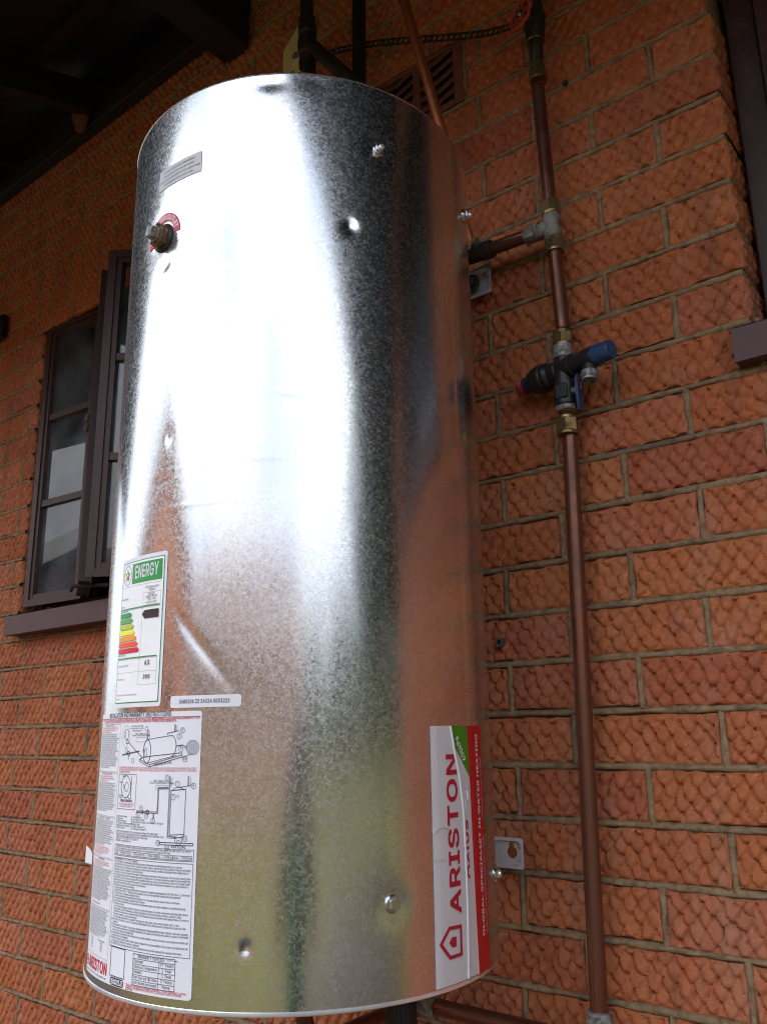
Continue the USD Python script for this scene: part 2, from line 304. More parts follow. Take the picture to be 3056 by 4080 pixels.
def brick_mesh(x0, x1, z0, z1, res, seed, side_l=False, side_r=False, side_b=False, depth=.012):
    rng = np.random.default_rng(seed)
    nx, nz = max(2, int(round((x1 - x0) / res))) + 1, max(2, int(round((z1 - z0) / res))) + 1
    X, Z = np.meshgrid(np.linspace(x0, x1, nx), np.linspace(z0, z1, nz))
    h = scale_field(X - x0, Z - z0, rng) + .0012 * (meshkit.noise(np.stack([X, Z, 0 * X], -1) * 45, seed % 97) - .5)
    wob = .0034 * (meshkit.noise(np.stack([X, Z, 0 * X + seed % 13], -1) * 70, 5) - .5)
    e = np.minimum(np.minimum(X - x0, x1 - X), np.minimum(Z - z0, z1 - Z))
    ed = np.clip(e / .005, 0, 1); Y = -((h - .0048) * ed ** .8) + .0015 * (1 - ed) ** 2
    bx, bz = (1 - np.clip((np.minimum(X - x0, x1 - X)) / .01, 0, 1)), (1 - np.clip(np.minimum(Z - z0, z1 - Z) / .01, 0, 1))
    Xw, Zw = X + wob * bx * 1.4, Z + wob * bz * 1.4
    v = np.stack([Xw, Y, Zw], -1).reshape(-1, 3)
    I = np.arange(nx * nz).reshape(nz, nx)
    f = [np.stack([I[:-1, :-1], I[:-1, 1:], I[1:, 1:], I[1:, :-1]], -1).reshape(-1, 4)]
    vs, n = [v], len(v)
    for side, idx in (("l", I[::-1, 0]), ("r", I[:, -1]), ("t", I[-1, ::-1]), ("b", I[0, :])):
        rough = (side == "l" and side_l) or (side == "r" and side_r) or (side == "b" and side_b)
        D = .098 if rough else depth
        k = max(2, int(D / res)) if rough else 1
        ring = v[idx]
        lay = [idx]
        for j in range(1, k + 1):
            q = ring.copy(); yy = D * j / k
            q[:, 1] = ring[:, 1] * (1 - j / k) ** 2 + yy if not rough else np.maximum(ring[:, 1], ring[:, 1] * 0 + yy)
            vs.append(q); lay.append(np.arange(n, n + len(q))); n += len(q)
        if rough:
            S = np.stack([np.concatenate([np.zeros((1, len(idx))), np.stack([np.full(len(idx), D * j / k) for j in range(1, k + 1)])])][0:1])[0]
            along = ring[:, 0] if side == "b" else ring[:, 2]
            A = np.broadcast_to(along, S.shape)
            hs = scale_field(S * 1.0, A - A.min(), rng, H=.007) * np.clip(S / .008, 0, 1) * np.clip(np.minimum(A - A.min(), A.max() - A) / .006, 0, 1)
            for j in range(1, k + 1):
                q = vs[-k + j - 1]
                if side == "l": q[:, 0] -= hs[j]
                elif side == "r": q[:, 0] += hs[j]
                else: q[:, 2] -= hs[j]
        L = np.array(lay)
        f.append(np.stack([L[:-1, :-1], L[1:, :-1], L[1:, 1:], L[:-1, 1:]], -1).reshape(-1, 4)[:, ::-1][:, [3, 2, 1, 0]])
    return np.vstack(vs), np.vstack(f)
def px_of(P):
    d = np.asarray(P) - CAM; z = d @ CF
    return 1528 + FPX * (d @ CR) / z, 2040 - FPX * (d @ CU) / z, z
bricks = []
rngw = np.random.default_rng(11)
AIR = (-1.075, -.800, 2.765, 2.944)        # the air brick's place, two courses
soldier = (-2.54, -1.60, 2.805, 3.022)
for i in ROWS:
    z0, z1 = BZ0 + CH * i, BZ0 + CH * (i + 1)
    if z1 > WZT + .06 or z0 < GZ: continue
    ph = (0 if (i - 5) % 2 == 0 else .5)
    n0 = int(math.floor((WX0 - PX0) / BL)) - 1
    edges = [PX0 + BL * (ph + n) + rngw.normal(0, .004) for n in range(n0, n0 + 40)]
    for a, b in zip(edges[:-1], edges[1:]):
        if b < WX0 or a > WX1: continue
        segs = [(a, b)]
        cuts = [(o[0], o[1]) for o in OPEN if z0 + .03 > o[2] - .02 and z1 - .03 < o[3]]
        if z0 + .03 > soldier[2] and z1 - .03 < soldier[3]: cuts.append(soldier[:2])
        if z0 + .03 > AIR[2] and z1 - .03 < AIR[3]: cuts.append(AIR[:2])
        for c0, c1 in cuts:
            new = []
            for s0, s1 in segs:
                if s1 <= c0 or s0 >= c1: new.append((s0, s1)); continue
                if s0 < c0: new.append((s0, c0 + .0055))
                if s1 > c1: new.append((c1 - .0055, s1))
            segs = new
        for s0, s1 in segs:
            if s1 - s0 < .03: continue
            jz = .0012
            bricks.append((s0 + .0047, s1 - .0047, z0 + .0055 + rngw.normal(0, jz), z1 - .0055 + rngw.normal(0, jz), "n"))
k = soldier[0]
while k < soldier[1] - .02:                   # upright course over the left window
    bricks.append((k + .005, min(k + CH, soldier[1]) - .005, soldier[2] + .004, soldier[3] - .004, "s")); k += CH
CXc, CYc, RR, ZT, ZB = -.931029, -.369008, .289008, 2.39239, 1.14491
def visible_area(b):
    c = V((b[0] + b[1]) / 2, 0, (b[2] + b[3]) / 2)
    P = np.array([[b[0], 0, b[2]], [b[1], 0, b[2]], [b[1], 0, b[3]], [b[0], 0, b[3]]])
    x, y, z = px_of(P)
    if (z < .1).any(): return 0.0, 9
    ar = .5 * abs(np.dot(x, np.roll(y, 1)) - np.dot(y, np.roll(x, 1)))
    inside = (x.max() > 0) & (x.min() < 3056) & (y.max() > 0) & (y.min() < 4080)
    if not inside: return 0.0, z.mean()
    # behind the tank?
    hid = 0
    for q in np.vstack([P, c]):
        d = q - CAM; o = CAM[:2] - (CXc, CYc)
        A, B, C = d[:2] @ d[:2], o @ d[:2], o @ o - (RR * .97) ** 2
        if B * B - A * C > 0:
            t = (-B - math.sqrt(B * B - A * C)) / A; zz = CAM[2] + t * d[2]
            if 0 < t < 1 and ZB < zz < ZT: hid += 1
    if hid == 5: return 0.0, z.mean()
    if q is not None and c[2] > 3.47: return ar * .05, z.mean()
    return ar, z.mean()
va = [visible_area(b) for b in bricks]
order = sorted(range(len(bricks)), key=lambda i: -va[i][0])
own = {i for i in order[:298] if va[i][0] > 0}
far = []
for i, b in enumerate(bricks):
    edge = lambda x: any(abs(x - o[k]) < .02 and b[3] > o[2] and b[2] < o[3] for o in OPEN for k in (0, 1))
    sl, sr = any(abs(b[0] - o[1]) < .02 and b[3] > o[2] and b[2] < o[3] for o in OPEN), any(abs(b[1] - o[0]) < .02 and b[3] > o[2] and b[2] < o[3] for o in OPEN)
    if i in own:
        res = .0029 if va[i][1] < 1.8 else .0040
        obj(wall, "brick", brick_mesh(*b[:4], res, 1000 + i, sl, sr, b[4] == "s"), "brick_clay", 32)
    else:
        far.append(brick_mesh(*b[:4], .0105, 1000 + i, sl, sr, b[4] == "s"))
obj(wall, "further_bricks", join(*far), "brick_clay_far", True, kind="stuff")
# mortar: bed joints and cross joints as slightly rounded, uneven fillets
def fillet(p0, p1, width, seed, step=.007, depth=.0):
    p0, p1 = V(*p0), V(*p1); L = np.linalg.norm(p1 - p0); n = max(2, int(L / step)) + 1
    t = np.linspace(0, 1, n)[:, None]; P = p0 + (p1 - p0) * t
    a = (p1 - p0) / L; w = np.cross(a, V(0, 1, 0))
    prof = [(-.5, .012), (-.46, .002), (-.24, -.0016), (0, -.0026), (.24, -.0016), (.46, .002), (.5, .012)]
    vs = []
    for u, y in prof:
        nz = meshkit.fbm(np.hstack([P * 55 + seed, ]) + u * 9, 3, seed % 50)[:, None]
        nz2 = meshkit.noise(P * 16 + seed * 3.1, 7)[:, None]
        q = P + w * (width * u * (1 + .55 * (nz2 - .5))) + V(0, 1, 0) * (y + depth + .0085 * (nz - .5) * (abs(u) < .48))
        vs.append(q)
    v = np.stack(vs, 1); k = len(prof); I = np.arange(n * k).reshape(n, k)
    return v.reshape(-1, 3), np.stack([I[:-1, :-1], I[1:, :-1], I[1:, 1:], I[:-1, 1:]], -1).reshape(-1, 4)
mort = []
for i in ROWS:
    z = BZ0 + CH * i
    if z < GZ or z > WZT: continue
    spans = [(WX0, WX1)]
    for o in list(OPEN) + [soldier[:2] + (soldier[2] - .004, soldier[3] - .01), (AIR[0], AIR[1], AIR[2] + .01, AIR[3] - .01)]:
        if o[2] - .0 < z < o[3]:
            spans = [s for a, b in spans for s in ((a, min(b, o[0])), (max(a, o[1]), b)) if s[1] - s[0] > .01]
    for a, b in spans:
        mort.append(fillet((a, 0, z), (b, 0, z), .0132, i + 40, .0060 if b > -3.3 else .03))
seen = set()
for b in bricks:
    for x in (b[0], b[1]):
        key = (round(x / .02), round(b[2] / .05))
        xx = x - .0047 if x == b[0] else x + .0047
        if any(abs(xx - o[k]) < .012 and b[3] > o[2] + .01 and b[2] < o[3] - .01 for o in OPEN for k in (0, 1)): continue
        kk = (round(xx / .014), round(b[2] / .05))
        if kk in seen or (kk[0] + 1, kk[1]) in seen or (kk[0] - 1, kk[1]) in seen: continue
        seen.add(kk)
        mort.append(fillet((xx, 0, b[2] - .004), (xx, 0, b[3] + .004), .0125, int(abs(xx) * 1000) % 61, .0068))
obj(wall, "mortar", join(*mort), "mortar_look", True, kind="stuff")
def wall_core(y0, y1):
    o1, o2 = OPEN
    bs = [((WX0, WX1), (GZ - .2, o1[2])), ((WX0, o1[0] - .0), (o1[2], WZT)), ((o1[1], o2[0]), (o1[2], WZT)), ((o2[1], WX1), (o1[2], WZT)), ((o1[0], o1[1]), (o1[3] + .012, WZT)), ((o2[0], o2[1]), (o2[3], WZT)), ((o2[0], o2[1]), (o1[2], o2[2]))]
    return join(*[box((x[0], y0, z[0]), (x[1], y1, z[1])) for x, z in bs])
obj(wall, "wall_core", wall_core(.009, .098), "mortar_look", False)
obj(wall, "inner_leaf", wall_core(.150, .235), "room_dark", False)
obj(None, "room_interior", join(box((WX0, 3.4, GZ), (WX1, 3.5, 3.5)), box((WX0 - .1, .24, GZ), (WX0, 3.5, 3.5)), box((WX1, .24, GZ), (WX1 + .1, 3.5, 3.5)), box((WX0, .24, GZ), (WX1, 3.4, GZ + .06)),
                                box((WX0, .24, 3.42), (WX1, 3.4, 3.47)), box((-1.1, .24, GZ), (-1.0, 3.4, 3.42)), box((WX0 - .05, .0, 1.2), (WX0, .24, 3.5)), box((WX1, 0.0, 1.2), (WX1 + .05, .24, 3.5))), "room_dark", False, kind="structure")

# ------------------------------------------------------------------ roof with its timbers
roof = thing("house_roof", "dark timber eave with rafters and roof sheeting above the brick wall", "roof", (-1.5, 0, 3.5))
SL = .36
def slab(x0, x1, y0, y1, dz0, dz1):
    z = lambda y: 3.545 + SL * y
    v = [[x, y, z(y) + d] for x in (x0, x1) for y in (y0, y1) for d in (dz0, dz1)]
    h = trimesh.convex.convex_hull(np.array(v)); return np.array(h.vertices), np.array(h.faces)
YE = -1.2
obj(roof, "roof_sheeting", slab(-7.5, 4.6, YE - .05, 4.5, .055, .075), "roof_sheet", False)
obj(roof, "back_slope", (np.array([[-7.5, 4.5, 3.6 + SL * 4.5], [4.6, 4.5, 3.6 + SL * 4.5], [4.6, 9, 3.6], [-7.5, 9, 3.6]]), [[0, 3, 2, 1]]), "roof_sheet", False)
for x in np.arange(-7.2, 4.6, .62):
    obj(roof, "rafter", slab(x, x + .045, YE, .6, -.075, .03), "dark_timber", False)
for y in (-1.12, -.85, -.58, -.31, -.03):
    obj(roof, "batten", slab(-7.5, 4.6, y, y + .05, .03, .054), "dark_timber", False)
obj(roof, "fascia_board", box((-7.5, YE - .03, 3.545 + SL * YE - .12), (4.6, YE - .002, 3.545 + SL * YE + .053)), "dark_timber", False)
obj(roof, "wall_plate", box((-7.5, -.045, 3.425), (-1.605, -.006, 3.50), .004), "dark_timber", False)
obj(roof, "tie_beam", box((-1.60, -.42, 3.315), (-1.50, -.01, 3.43), .004), "dark_timber", False)
obj(roof, "gable_board", box((-1.60, -.42, 3.432), (-1.50, -.01, 3.50)), "dark_timber", False)
# scrap hanging under the eave
rg = np.random.default_rng(4)
c0 = at(175, 240, -.07); pts = []
for zz, w in ((.07, .042), (.03, .05), (-.01, .036), (-.045, .024), (-.075, .006)):
    for sgn in (-1, 1):
        for yy in (-.012, .012): pts.append(c0 + V(sgn * w * rg.uniform(.8, 1.1), yy, zz))
hull = trimesh.convex.convex_hull(np.array(pts)).subdivide().subdivide()
hv = np.array(hull.vertices); hv += (meshkit.fbm(hv * 40, 3)[:, None] - .5) * V(.03, .012, .03)
tag(stage.GetPrimAtPath(obj(None, "mud_nest", (hv, hull.faces), "mud_scrap", 40)), "ragged orange-brown mud nest hanging beneath the dark eave", "nest")

# ------------------------------------------------------------------ the water heater
def dents(th, z):
    """outward displacement of the shell at angle th (degrees) and height z"""
    th, z = np.broadcast_arrays(np.asarray(th, float), np.asarray(z, float))
    u = np.radians(th) * RR
    d = .0008 * (meshkit.fbm(np.stack([u * 5, z * 3.2, 0 * u], -1), 3, 3) - .5) + .0003 * (meshkit.noise(np.stack([u * 22, z * 9, 0 * u], -1), 8) - .5)
    for t, zz, amp, su, sz, rot in ((-32.6, 2.142, -.0035, .010, .012, 0), (-84.3, 1.841, -.0009, .006, .012, 0), (-86, 1.78, -.0005, .012, .010, 0), (-57.2, 1.2136, -.0034, .006, .007, .5), (-58.2, 1.226, .0014, .006, .012, .3),
                                    (-23.2, 2.2848, -.0022, .022, .022, 0), (-22.8, 1.2505, -.0022, .022, .022, 0), (-92.4, 2.165, -.003, .032, .032, 0), (-90, 2.115, -.002, .012, .010, .5),
                                    (-70.5, 1.552, -.0014, .066, .0070, -.85), (-49, 1.885, .0005, .04, .004, -.12), (-42, 1.872, .0004, .03, .004, -.35), (-10, 2.29, -.0016, .010, .008, .2), (-43, 2.385, -.002, .02, .02, 0), (-56, 2.375, -.0015, .02, .012, 0),
                                    (-74, 1.74, .0002, .06, .0025, 0), (-60, 1.795, .0002, .09, .003, .02)):
        du, dz = u - math.radians(t) * RR, z - zz
        a, b = du * math.cos(rot) + dz * math.sin(rot), -du * math.sin(rot) + dz * math.cos(rot)
        d = d + amp * np.exp(-(a / su) ** 2 - (b / sz) ** 2)
    lap = np.clip((th - 6.2) / .5, 0, 1) * np.clip((60 - th) / 20, 0, 1)
    return d + .0012 * lap
def on_tank(th, z, off=0.0, flat=False):
    th, z = np.asarray(th, float), np.asarray(z, float)
    r = RR + off + dents(th, z)
    return np.stack([CXc + r * np.cos(np.radians(th)), CYc + r * np.sin(np.radians(th)), z + 0 * r], -1)
tank = thing("water_heater", "tall dented galvanised steel water heater with white stickers, bolted to the brick wall", "water heater", (CXc, CYc, ZB))
nt = 560
zz = np.concatenate([np.linspace(ZB + .002, ZT - .002, 380)])
TH, ZZ = np.meshgrid(np.linspace(-180, 180, nt, endpoint=False), zz)
P = on_tank(TH, ZZ)
I = np.arange(nt * len(zz)).reshape(len(zz), nt); J = np.roll(I, -1, 1)
body = (P.reshape(-1, 3), np.stack([I[:-1], J[:-1], J[1:], I[1:]], -1).reshape(-1, 4))
obj(tank, "shell", body, "galvanised_shell", True)
rimp = lambda z, s: [(z, RR - .004), (z + s * .0012, RR - .0020), (z + s * .0014, RR - .0004), (z + s * .0006, RR + .0003), (z - s * .0014, RR + .0004), (z - s * .0022, RR - .0003)][::-1]
o0 = (CXc, CYc, 0)
obj(tank, "top_rim", lathe(rimp(ZT, 1) + [(ZT - .02, RR - .004), (ZT - .021, .001)], o0, (0, 0, 1), 240), "galvanised_shell", 40)
obj(tank, "bottom_rim", lathe([(ZB + .0042, RR - .0003), (ZB + .0032, RR + .0008), (ZB + .0008, RR + .0009), (ZB - .001, RR + .0002), (ZB - .0035, RR - .006), (ZB + .012, RR - .012), (ZB + .02, .001)][::-1], o0, (0, 0, 1), 240), "bright_zinc", 40)
def bolt(th, z, name="bolt", L=.016, r=.0085, flange=.0125, stud=.004):
    n = V(math.cos(math.radians(th)), math.sin(math.radians(th)), 0); o = on_tank(th, z)
    ms = [lathe([(-.003, flange * .9), (.001, flange), (.0028, flange * .92), (.0034, r)], o, n, 24), hexnut(o + n * .003, n, L - .006, r, .0015, 6, .5), lathe([(min(L - .004, L + stud - .002), r * .62), (L + stud - .001, r * .55), (L + stud, r * .35)], o, n, 16)]
    p = obj(tank, name, ms[1], "chrome_bolt", 25)
    obj(p, "washer", ms[0], "chrome_bolt", 35); obj(p, "stud", ms[2], "bright_zinc", 35)
bolt(-23.2, 2.2848, r=.0078, flange=.0098, L=.009, stud=.002); bolt(-22.8, 1.2505, r=.0080, L=.012, stud=-.004, flange=.0105); bolt(20.9, 2.2814, L=.012, r=.0075, stud=.002); bolt(24.3, 1.2542, L=.009, r=.0088, stud=.0005)
# plugged outlet
tp, zp = -91.8, 2.1635
nP = V(math.cos(math.radians(tp)), math.sin(math.radians(tp)), 0); oP = on_tank(tp, zp)
plug = obj(tank, "outlet_plug", lathe([(.002, .0195), (.008, .0195), (.0085, .0165), (.013, .016), (.014, .0135), (.018, .0135), (.019, .010)], oP, nP, 6, .2), "hemp_brass", 30)
obj(plug, "socket", lathe([(-.004, .023), (.003, .0225), (.006, .0195), (.0075, .019)], oP, nP, 32), "plug_dark", 40)
hs = []
rgp = np.random.default_rng(3)
for _ in range(40):
    a0 = rgp.uniform(0, 6.28); tt = np.linspace(0, 1.6, 9)
    a_, u_, w_ = frame_of(nP)
    pts = [oP + nP * (.012 + .0025 * math.sin(3 * s + a0) + .002 * rgp.normal()) + (.0162 + .0012 * rgp.random()) * (math.cos(a0 + s) * u_ + math.sin(a0 + s) * w_) for s in tt]
    hs.append(sweep(pts, .0005, 5))
obj(plug, "hemp_thread", join(*hs), "hemp_brass", True)
obj(plug, "square_head", lathe([(.018, .0098), (.019, .0108), (.0265, .0108), (.028, .0095)], oP, nP, 4, .55), "grey_nut_metal", 20)

# ------------------------------------------------------------------ printing on curved stickers
_font, _char = {}, {}
def one_char(ch, bold, res):
    """flat shape of one letter, capitals one unit tall: (vertices, triangles, advance)"""
    key = (ch, bold, res)
    if key in _char: return _char[key]
    from PIL import Image, ImageDraw, ImageFont
    from shapely import box as sbox, union_all, affinity
    if res not in _font: _font[res] = ImageFont.truetype(glob.glob("/opt/blender-*/*/datafiles/fonts/Inter.woff2")[0], res)
    font = _font[res]; sw = max(1, round(res * .03)) if bold else 0
    k = 1 / (res * .727); adv = (font.getlength(ch) + sw * 1.6) * k
    v, f = np.zeros((0, 2)), np.zeros((0, 3), int)
    if ch.strip():
        x0, y0, x1, y1 = font.getbbox(ch, anchor="ls", stroke_width=sw)
        im = Image.new("L", (int(x1 - x0) + 8, int(y1 - y0) + 8))
        ImageDraw.Draw(im).text((4 - x0, 4 - y0), ch, 255, font, anchor="ls", stroke_width=sw)
        on = np.pad(np.asarray(im) > 127, ((0, 0), (1, 1))).astype(np.int8)
        r, a = np.nonzero(np.diff(on, axis=1) == 1); e = np.nonzero(np.diff(on, axis=1) == -1)[1]
        shp = union_all(sbox(a, -r - 1, e, -r)).buffer(.6).buffer(-.6).simplify(.6 if res > 60 else .45)
        shp = affinity.affine_transform(shp, [k, 0, 0, k, (x0 - 4) * k, (4 - y0) * k])
        vs, fs, n = [], [], 0
        for gm in getattr(shp, "geoms", [shp]):
            if gm.is_empty or gm.area < 1e-5: continue
            a_, b_ = trimesh.creation.triangulate_polygon(gm, engine="earcut")
            vs.append(a_); fs.append(np.asarray(b_) + n); n += len(a_)
        if vs: v, f = np.vstack(vs), np.vstack(fs)
    _char[key] = (v, f, adv)
    return _char[key]
def glyphs(text, bold=False, res=96):
    """flat lettering with capitals one unit tall: (vertices, triangles, width)"""
    vs, fs, n, x = [], [], 0, 0.0
    for ch in text:
        v, f, adv = one_char(ch, bold, res)
        vs.append(v + (x, 0)); fs.append(f + n); n += len(v); x += adv
    return np.vstack(vs), np.vstack(fs), x
SOLO = ("heading_block", "rating_arrow", "rating_mark", "red_band", "green_corner", "brand_word", "house_emblem", "green_border")
class Sticker:
    """flat layout in metres: u to the right, v upwards from the sticker's lower left corner"""
    def __init__(s, th0, z0, off=.0007): s.th0, s.z0, s.off, s.layers, s.part = th0, z0, off, {}, None
    def put(s, ink, v, f): s.layers.setdefault((s.part, ink), []).append((np.asarray(v, float), np.asarray(f, int)))
    def poly(s, ink, pts):
        from shapely.geometry import Polygon
        v, f = trimesh.creation.triangulate_polygon(Polygon(pts), engine="earcut"); s.put(ink, v, f)
    def rect(s, ink, u0, v0, u1, v1): s.put(ink, [[u0, v0], [u1, v0], [u1, v1], [u0, v1]], [[0, 1, 2], [0, 2, 3]])
    def line(s, ink, pts, w=.0006):
        for (a, b) in zip(pts[:-1], pts[1:]):
            a, b = V(*a), V(*b); d = b - a; L = np.linalg.norm(d)
            if L < 1e-6: continue
            n = V(-d[1], d[0]) / L * w / 2; e = d / L * w * .3
            s.put(ink, [a - e - n, b + e - n, b + e + n, a - e + n], [[0, 1, 2], [0, 2, 3]])
    def frame(s, ink, u0, v0, u1, v1, w=.0006): s.line(ink, [(u0, v0), (u1, v0), (u1, v1), (u0, v1), (u0, v0)], w)
    def circle(s, ink, c, r, w=.0005, ry=None, n=28): s.line(ink, [(c[0] + r * math.cos(t), c[1] + (ry or r) * math.sin(t)) for t in np.linspace(0, 2 * np.pi, n + 1)], w)
    def text(s, ink, txt, u, v, h, width=None, align="l", bold=False, rot=0.0):
        gv, gf, w = glyphs(txt, bold, 96 if h > .006 else 44 if h > .0026 else 30)
        q = gv * h; wd = w * h
        if width: q = q * V(width / wd, 1); wd = width
        q = q - V({"l": 0, "c": wd / 2, "r": wd}[align], 0)
        if rot: q = q @ np.array([[math.cos(rot), math.sin(rot)], [-math.sin(rot), math.cos(rot)]])
        s.put(ink, q + V(u, v), gf)
    def wrap(s, v, off):
        return on_tank(s.th0 + np.degrees(v[:, 0] / RR), s.z0 + v[:, 1], off)
    def build(s, parent, name, outline, paper, label=None, depth=0):
        from shapely.geometry import Polygon
        # the paper: a grid clipped to the outline
        pg = Polygon(outline); u0, v0, u1, v1 = pg.bounds
        tri = trimesh.creation.triangulate_polygon(pg, engine="earcut"); base = trimesh.Trimesh(np.c_[tri[0], 0 * tri[0][:, 0]], tri[1])
        tv, tf = trimesh.remesh.subdivide_to_size(base.vertices, base.faces, .006, max_iter=14)
        p = obj(parent, name, (s.wrap(tv[:, :2], s.off), tf), paper, True, label=label)
        for i, ((part, ink), items) in enumerate(s.layers.items()):
            v, f = join(*[(np.c_[a, 0 * a[:, 0]], b) for a, b in items])
            v, f = trimesh.remesh.subdivide_to_size(v, f, .007, max_iter=16)
            obj(p, part or {"ink_white": "white_print", "silver_paper": "silver_print"}.get(ink, ink.replace("ink_", "") + ("_print" if ink.startswith("ink_") else "")), (s.wrap(v[:, :2], s.off + .00035 + .00012 * min(i, 9)), f), ink, True, kind=None if part in SOLO else "stuff")
        return p
def rounded(w, h, r, n=5, cut=None):
    out = []
    for cx, cy, a0 in ((w - r, r, -90), (w - r, h - r, 0), (r, h - r, 90), (r, r, 180)):
        for t in np.linspace(0, 90, n): out.append((cx + r * math.cos(math.radians(a0 + t)), cy + r * math.sin(math.radians(a0 + t))))
    return out
deg = lambda d: math.radians(d) * RR
# small socket sticker
w, h = deg(18.0), .0345
s = Sticker(-95.0, 2.2475)
for i, t in enumerate(("In the horizontal installation", "this socket acts as the outlet.", "In the vertical installation this socket must", "be plugged when not in use.")):
    s.text("ink_navy", t, w * .5, h - .0085 - i * .0071, .0036, align="c", width=(.066, .066, .086, .062)[i])
s.build(tank, "socket_sticker", rounded(w, h, .002), "silver_paper", "small pale sticker with four lines of print near the plugged outlet")
# hot water outlet ring
s = Sticker(tp, zp)
ro, ri = .0375, .0245
arc = lambda r, a, b, n=40: [(r * math.cos(math.radians(t)), .002 + r * math.sin(math.radians(t))) for t in np.linspace(a, b, n)]
ring = arc(ro, -4, 196) + arc(ri, 196, -4)
word = "HOT WATER OUTLET"; tot = 174.0; adv = [glyphs(c, True)[2] + .10 if c != " " else .42 for c in word]
a = 182.0; sc = tot / sum(adv)
for c, d in zip(word, adv):
    m = math.radians(a - d * sc / 2); rr = (ro + ri) / 2 - .0034
    if c != " ": s.text("ink_white", c, rr * math.cos(m), .002 + rr * math.sin(m), .0072, align="c", bold=True, rot=m - math.pi / 2)
    a -= d * sc
s.build(tank, "outlet_ring_sticker", ring, "ink_pale_red", "red ring sticker reading HOT WATER OUTLET round the plug")
# energy sticker
w, h = deg(20.9), .1995
s = Sticker(-103.3, 1.4830)
fu, fv = (lambda x: x * w), (lambda y: h * (1 - y))
s.part = "green_border"; s.poly("ink_frame_green", [(fu(.03), fv(.972)), (fu(.96), fv(.972)), (fu(.96), fv(.028)), (fu(.03), fv(.028))])
s.part = "white_field"; s.rect("ink_white", fu(.042), fv(.966), fu(.948), fv(.034)); s.part = None
s.line("ink_grey", [(fu(.055), fv(.20)), (fu(.055), fv(.045)), (fu(.30), fv(.045))], .0004); s.line("ink_grey", [(fu(.055), fv(.20)), (fu(.93), fv(.20))], .0004)
s.part = "heading_block"; s.rect("ink_green", fu(.30), fv(.185), fu(.925), fv(.048)); s.part = None
s.text("silver_paper", "ENERGY", fu(.615), fv(.150), .0165, width=fu(.50), align="c", bold=True)
cx, cy = fu(.175), fv(.118)
s.circle("ink_grey", (cx, cy), .0100, .0009, ry=.0128); s.circle("ink_grey", (cx, cy), .0112, .0003, ry=.0142)
star = [(cx + (.0078 if k % 2 == 0 else .0032) * math.cos(math.radians(90 + 36 * k)), cy + (.0095 if k % 2 == 0 else .004) * math.sin(math.radians(90 + 36 * k))) for k in range(10)]
s.part = "emblem"; s.poly("ink_frame_green", star); s.poly("arrow_d", [(cx + (x - cx) * .55, cy + (y - cy) * .55) for x, y in star]); s.poly("arrow_g", [(cx, cy), star[5], star[6], star[7]]); s.part = None
for i, t in enumerate(("Storage water", "heater")): s.text("ink_navy", t, fu(.76), fv(.232 + i * .02), .0030, align="c")
s.frame("ink_grey", fu(.585), fv(.345), fu(.915), fv(.262), .0004)
for i, t in enumerate(("Ariston", "South Africa", "(Pty) Ltd", "AXIOS 200")): s.text("ink_navy", t, fu(.75), fv((.279, .296, .313, .336)[i]), .0030, align="c")
s.text("ink_navy", "Manufacturer", fu(.06), fv(.285), .0022); s.text("ink_navy", "Model", fu(.06), fv(.337), .0022)
s.rect("ink_green", fu(.055), fv(.355), fu(.915), fv(.348)); s.line("ink_grey", [(fu(.58), fv(.70)), (fu(.58), fv(.36))], .0004)
s.text("ink_navy", "More efficient", fu(.06), fv(.370), .0022)
for i, c in enumerate("ABCDEFG"):
    y0, y1 = .378 + i * .0395, .378 + i * .0395 + .031; L = (.355, .385, .415, .445, .49, .525, .56)[i]
    s.part = "rating_arrow"; s.poly("arrow_" + c.lower(), [(fu(.06), fv(y1)), (fu(L - .035), fv(y1)), (fu(L), fv((y0 + y1) / 2)), (fu(L - .035), fv(y0)), (fu(.06), fv(y0))]); s.part = None
    s.text("silver_paper", c, fu(L - .11), fv(y1 - .0085), .0032, align="c", bold=True)
s.part = "rating_mark"; s.poly("ink_black", [(fu(.64), fv(.432)), (fu(.90), fv(.432)), (fu(.90), fv(.378)), (fu(.64), fv(.378)), (fu(.585), fv(.405))]); s.part = None; s.text("silver_paper", "B", fu(.76), fv(.420), .0065, align="c", bold=True)
s.text("ink_navy", "Less efficient", fu(.06), fv(.664), .0022); s.rect("ink_green", fu(.055), fv(.685), fu(.905), fv(.678))
s.line("ink_grey", [(fu(.57), fv(.86)), (fu(.57), fv(.69))], .0004); s.line("ink_grey", [(fu(.055), fv(.775)), (fu(.91), fv(.775))], .0004); s.line("ink_grey", [(fu(.57), fv(.86)), (fu(.905), fv(.86)), (fu(.905), fv(.69))], .0004)
s.text("ink_navy", "63", fu(.735), fv(.735), .0058, align="c", bold=True); s.text("ink_navy", "200", fu(.735), fv(.822), .0050, align="c", bold=True)
s.text("ink_grey", "Energy standing loss, Watts", fu(.055), fv(.735), .0024, width=fu(.27)); s.text("ink_grey", "Water capacity, Litres", fu(.055), fv(.822), .0024, width=fu(.2))
s.text("ink_grey", "Further information is contained in the product brochures", fu(.055), fv(.925), .0022, width=fu(.5)); s.text("ink_grey", "Date: SANS 151", fu(.055), fv(.950), .0022, width=fu(.12))
s.build(tank, "energy_sticker", rounded(w, h, .004), "white_paper", "white and green ENERGY rating sticker with coloured arrows A to G")
# serial number sticker
w, h = deg(19.4), .0145
s = Sticker(-79.1, 1.4800)
s.text("ink_navy", "3680106 Z2 24324 0003222", w * .5, h * .36, .0046, align="c", width=w * .72, bold=True)
s.build(tank, "serial_sticker", rounded(w, h, .003), "white_paper", "narrow white sticker printed 3680106 Z2 24324 0003222")
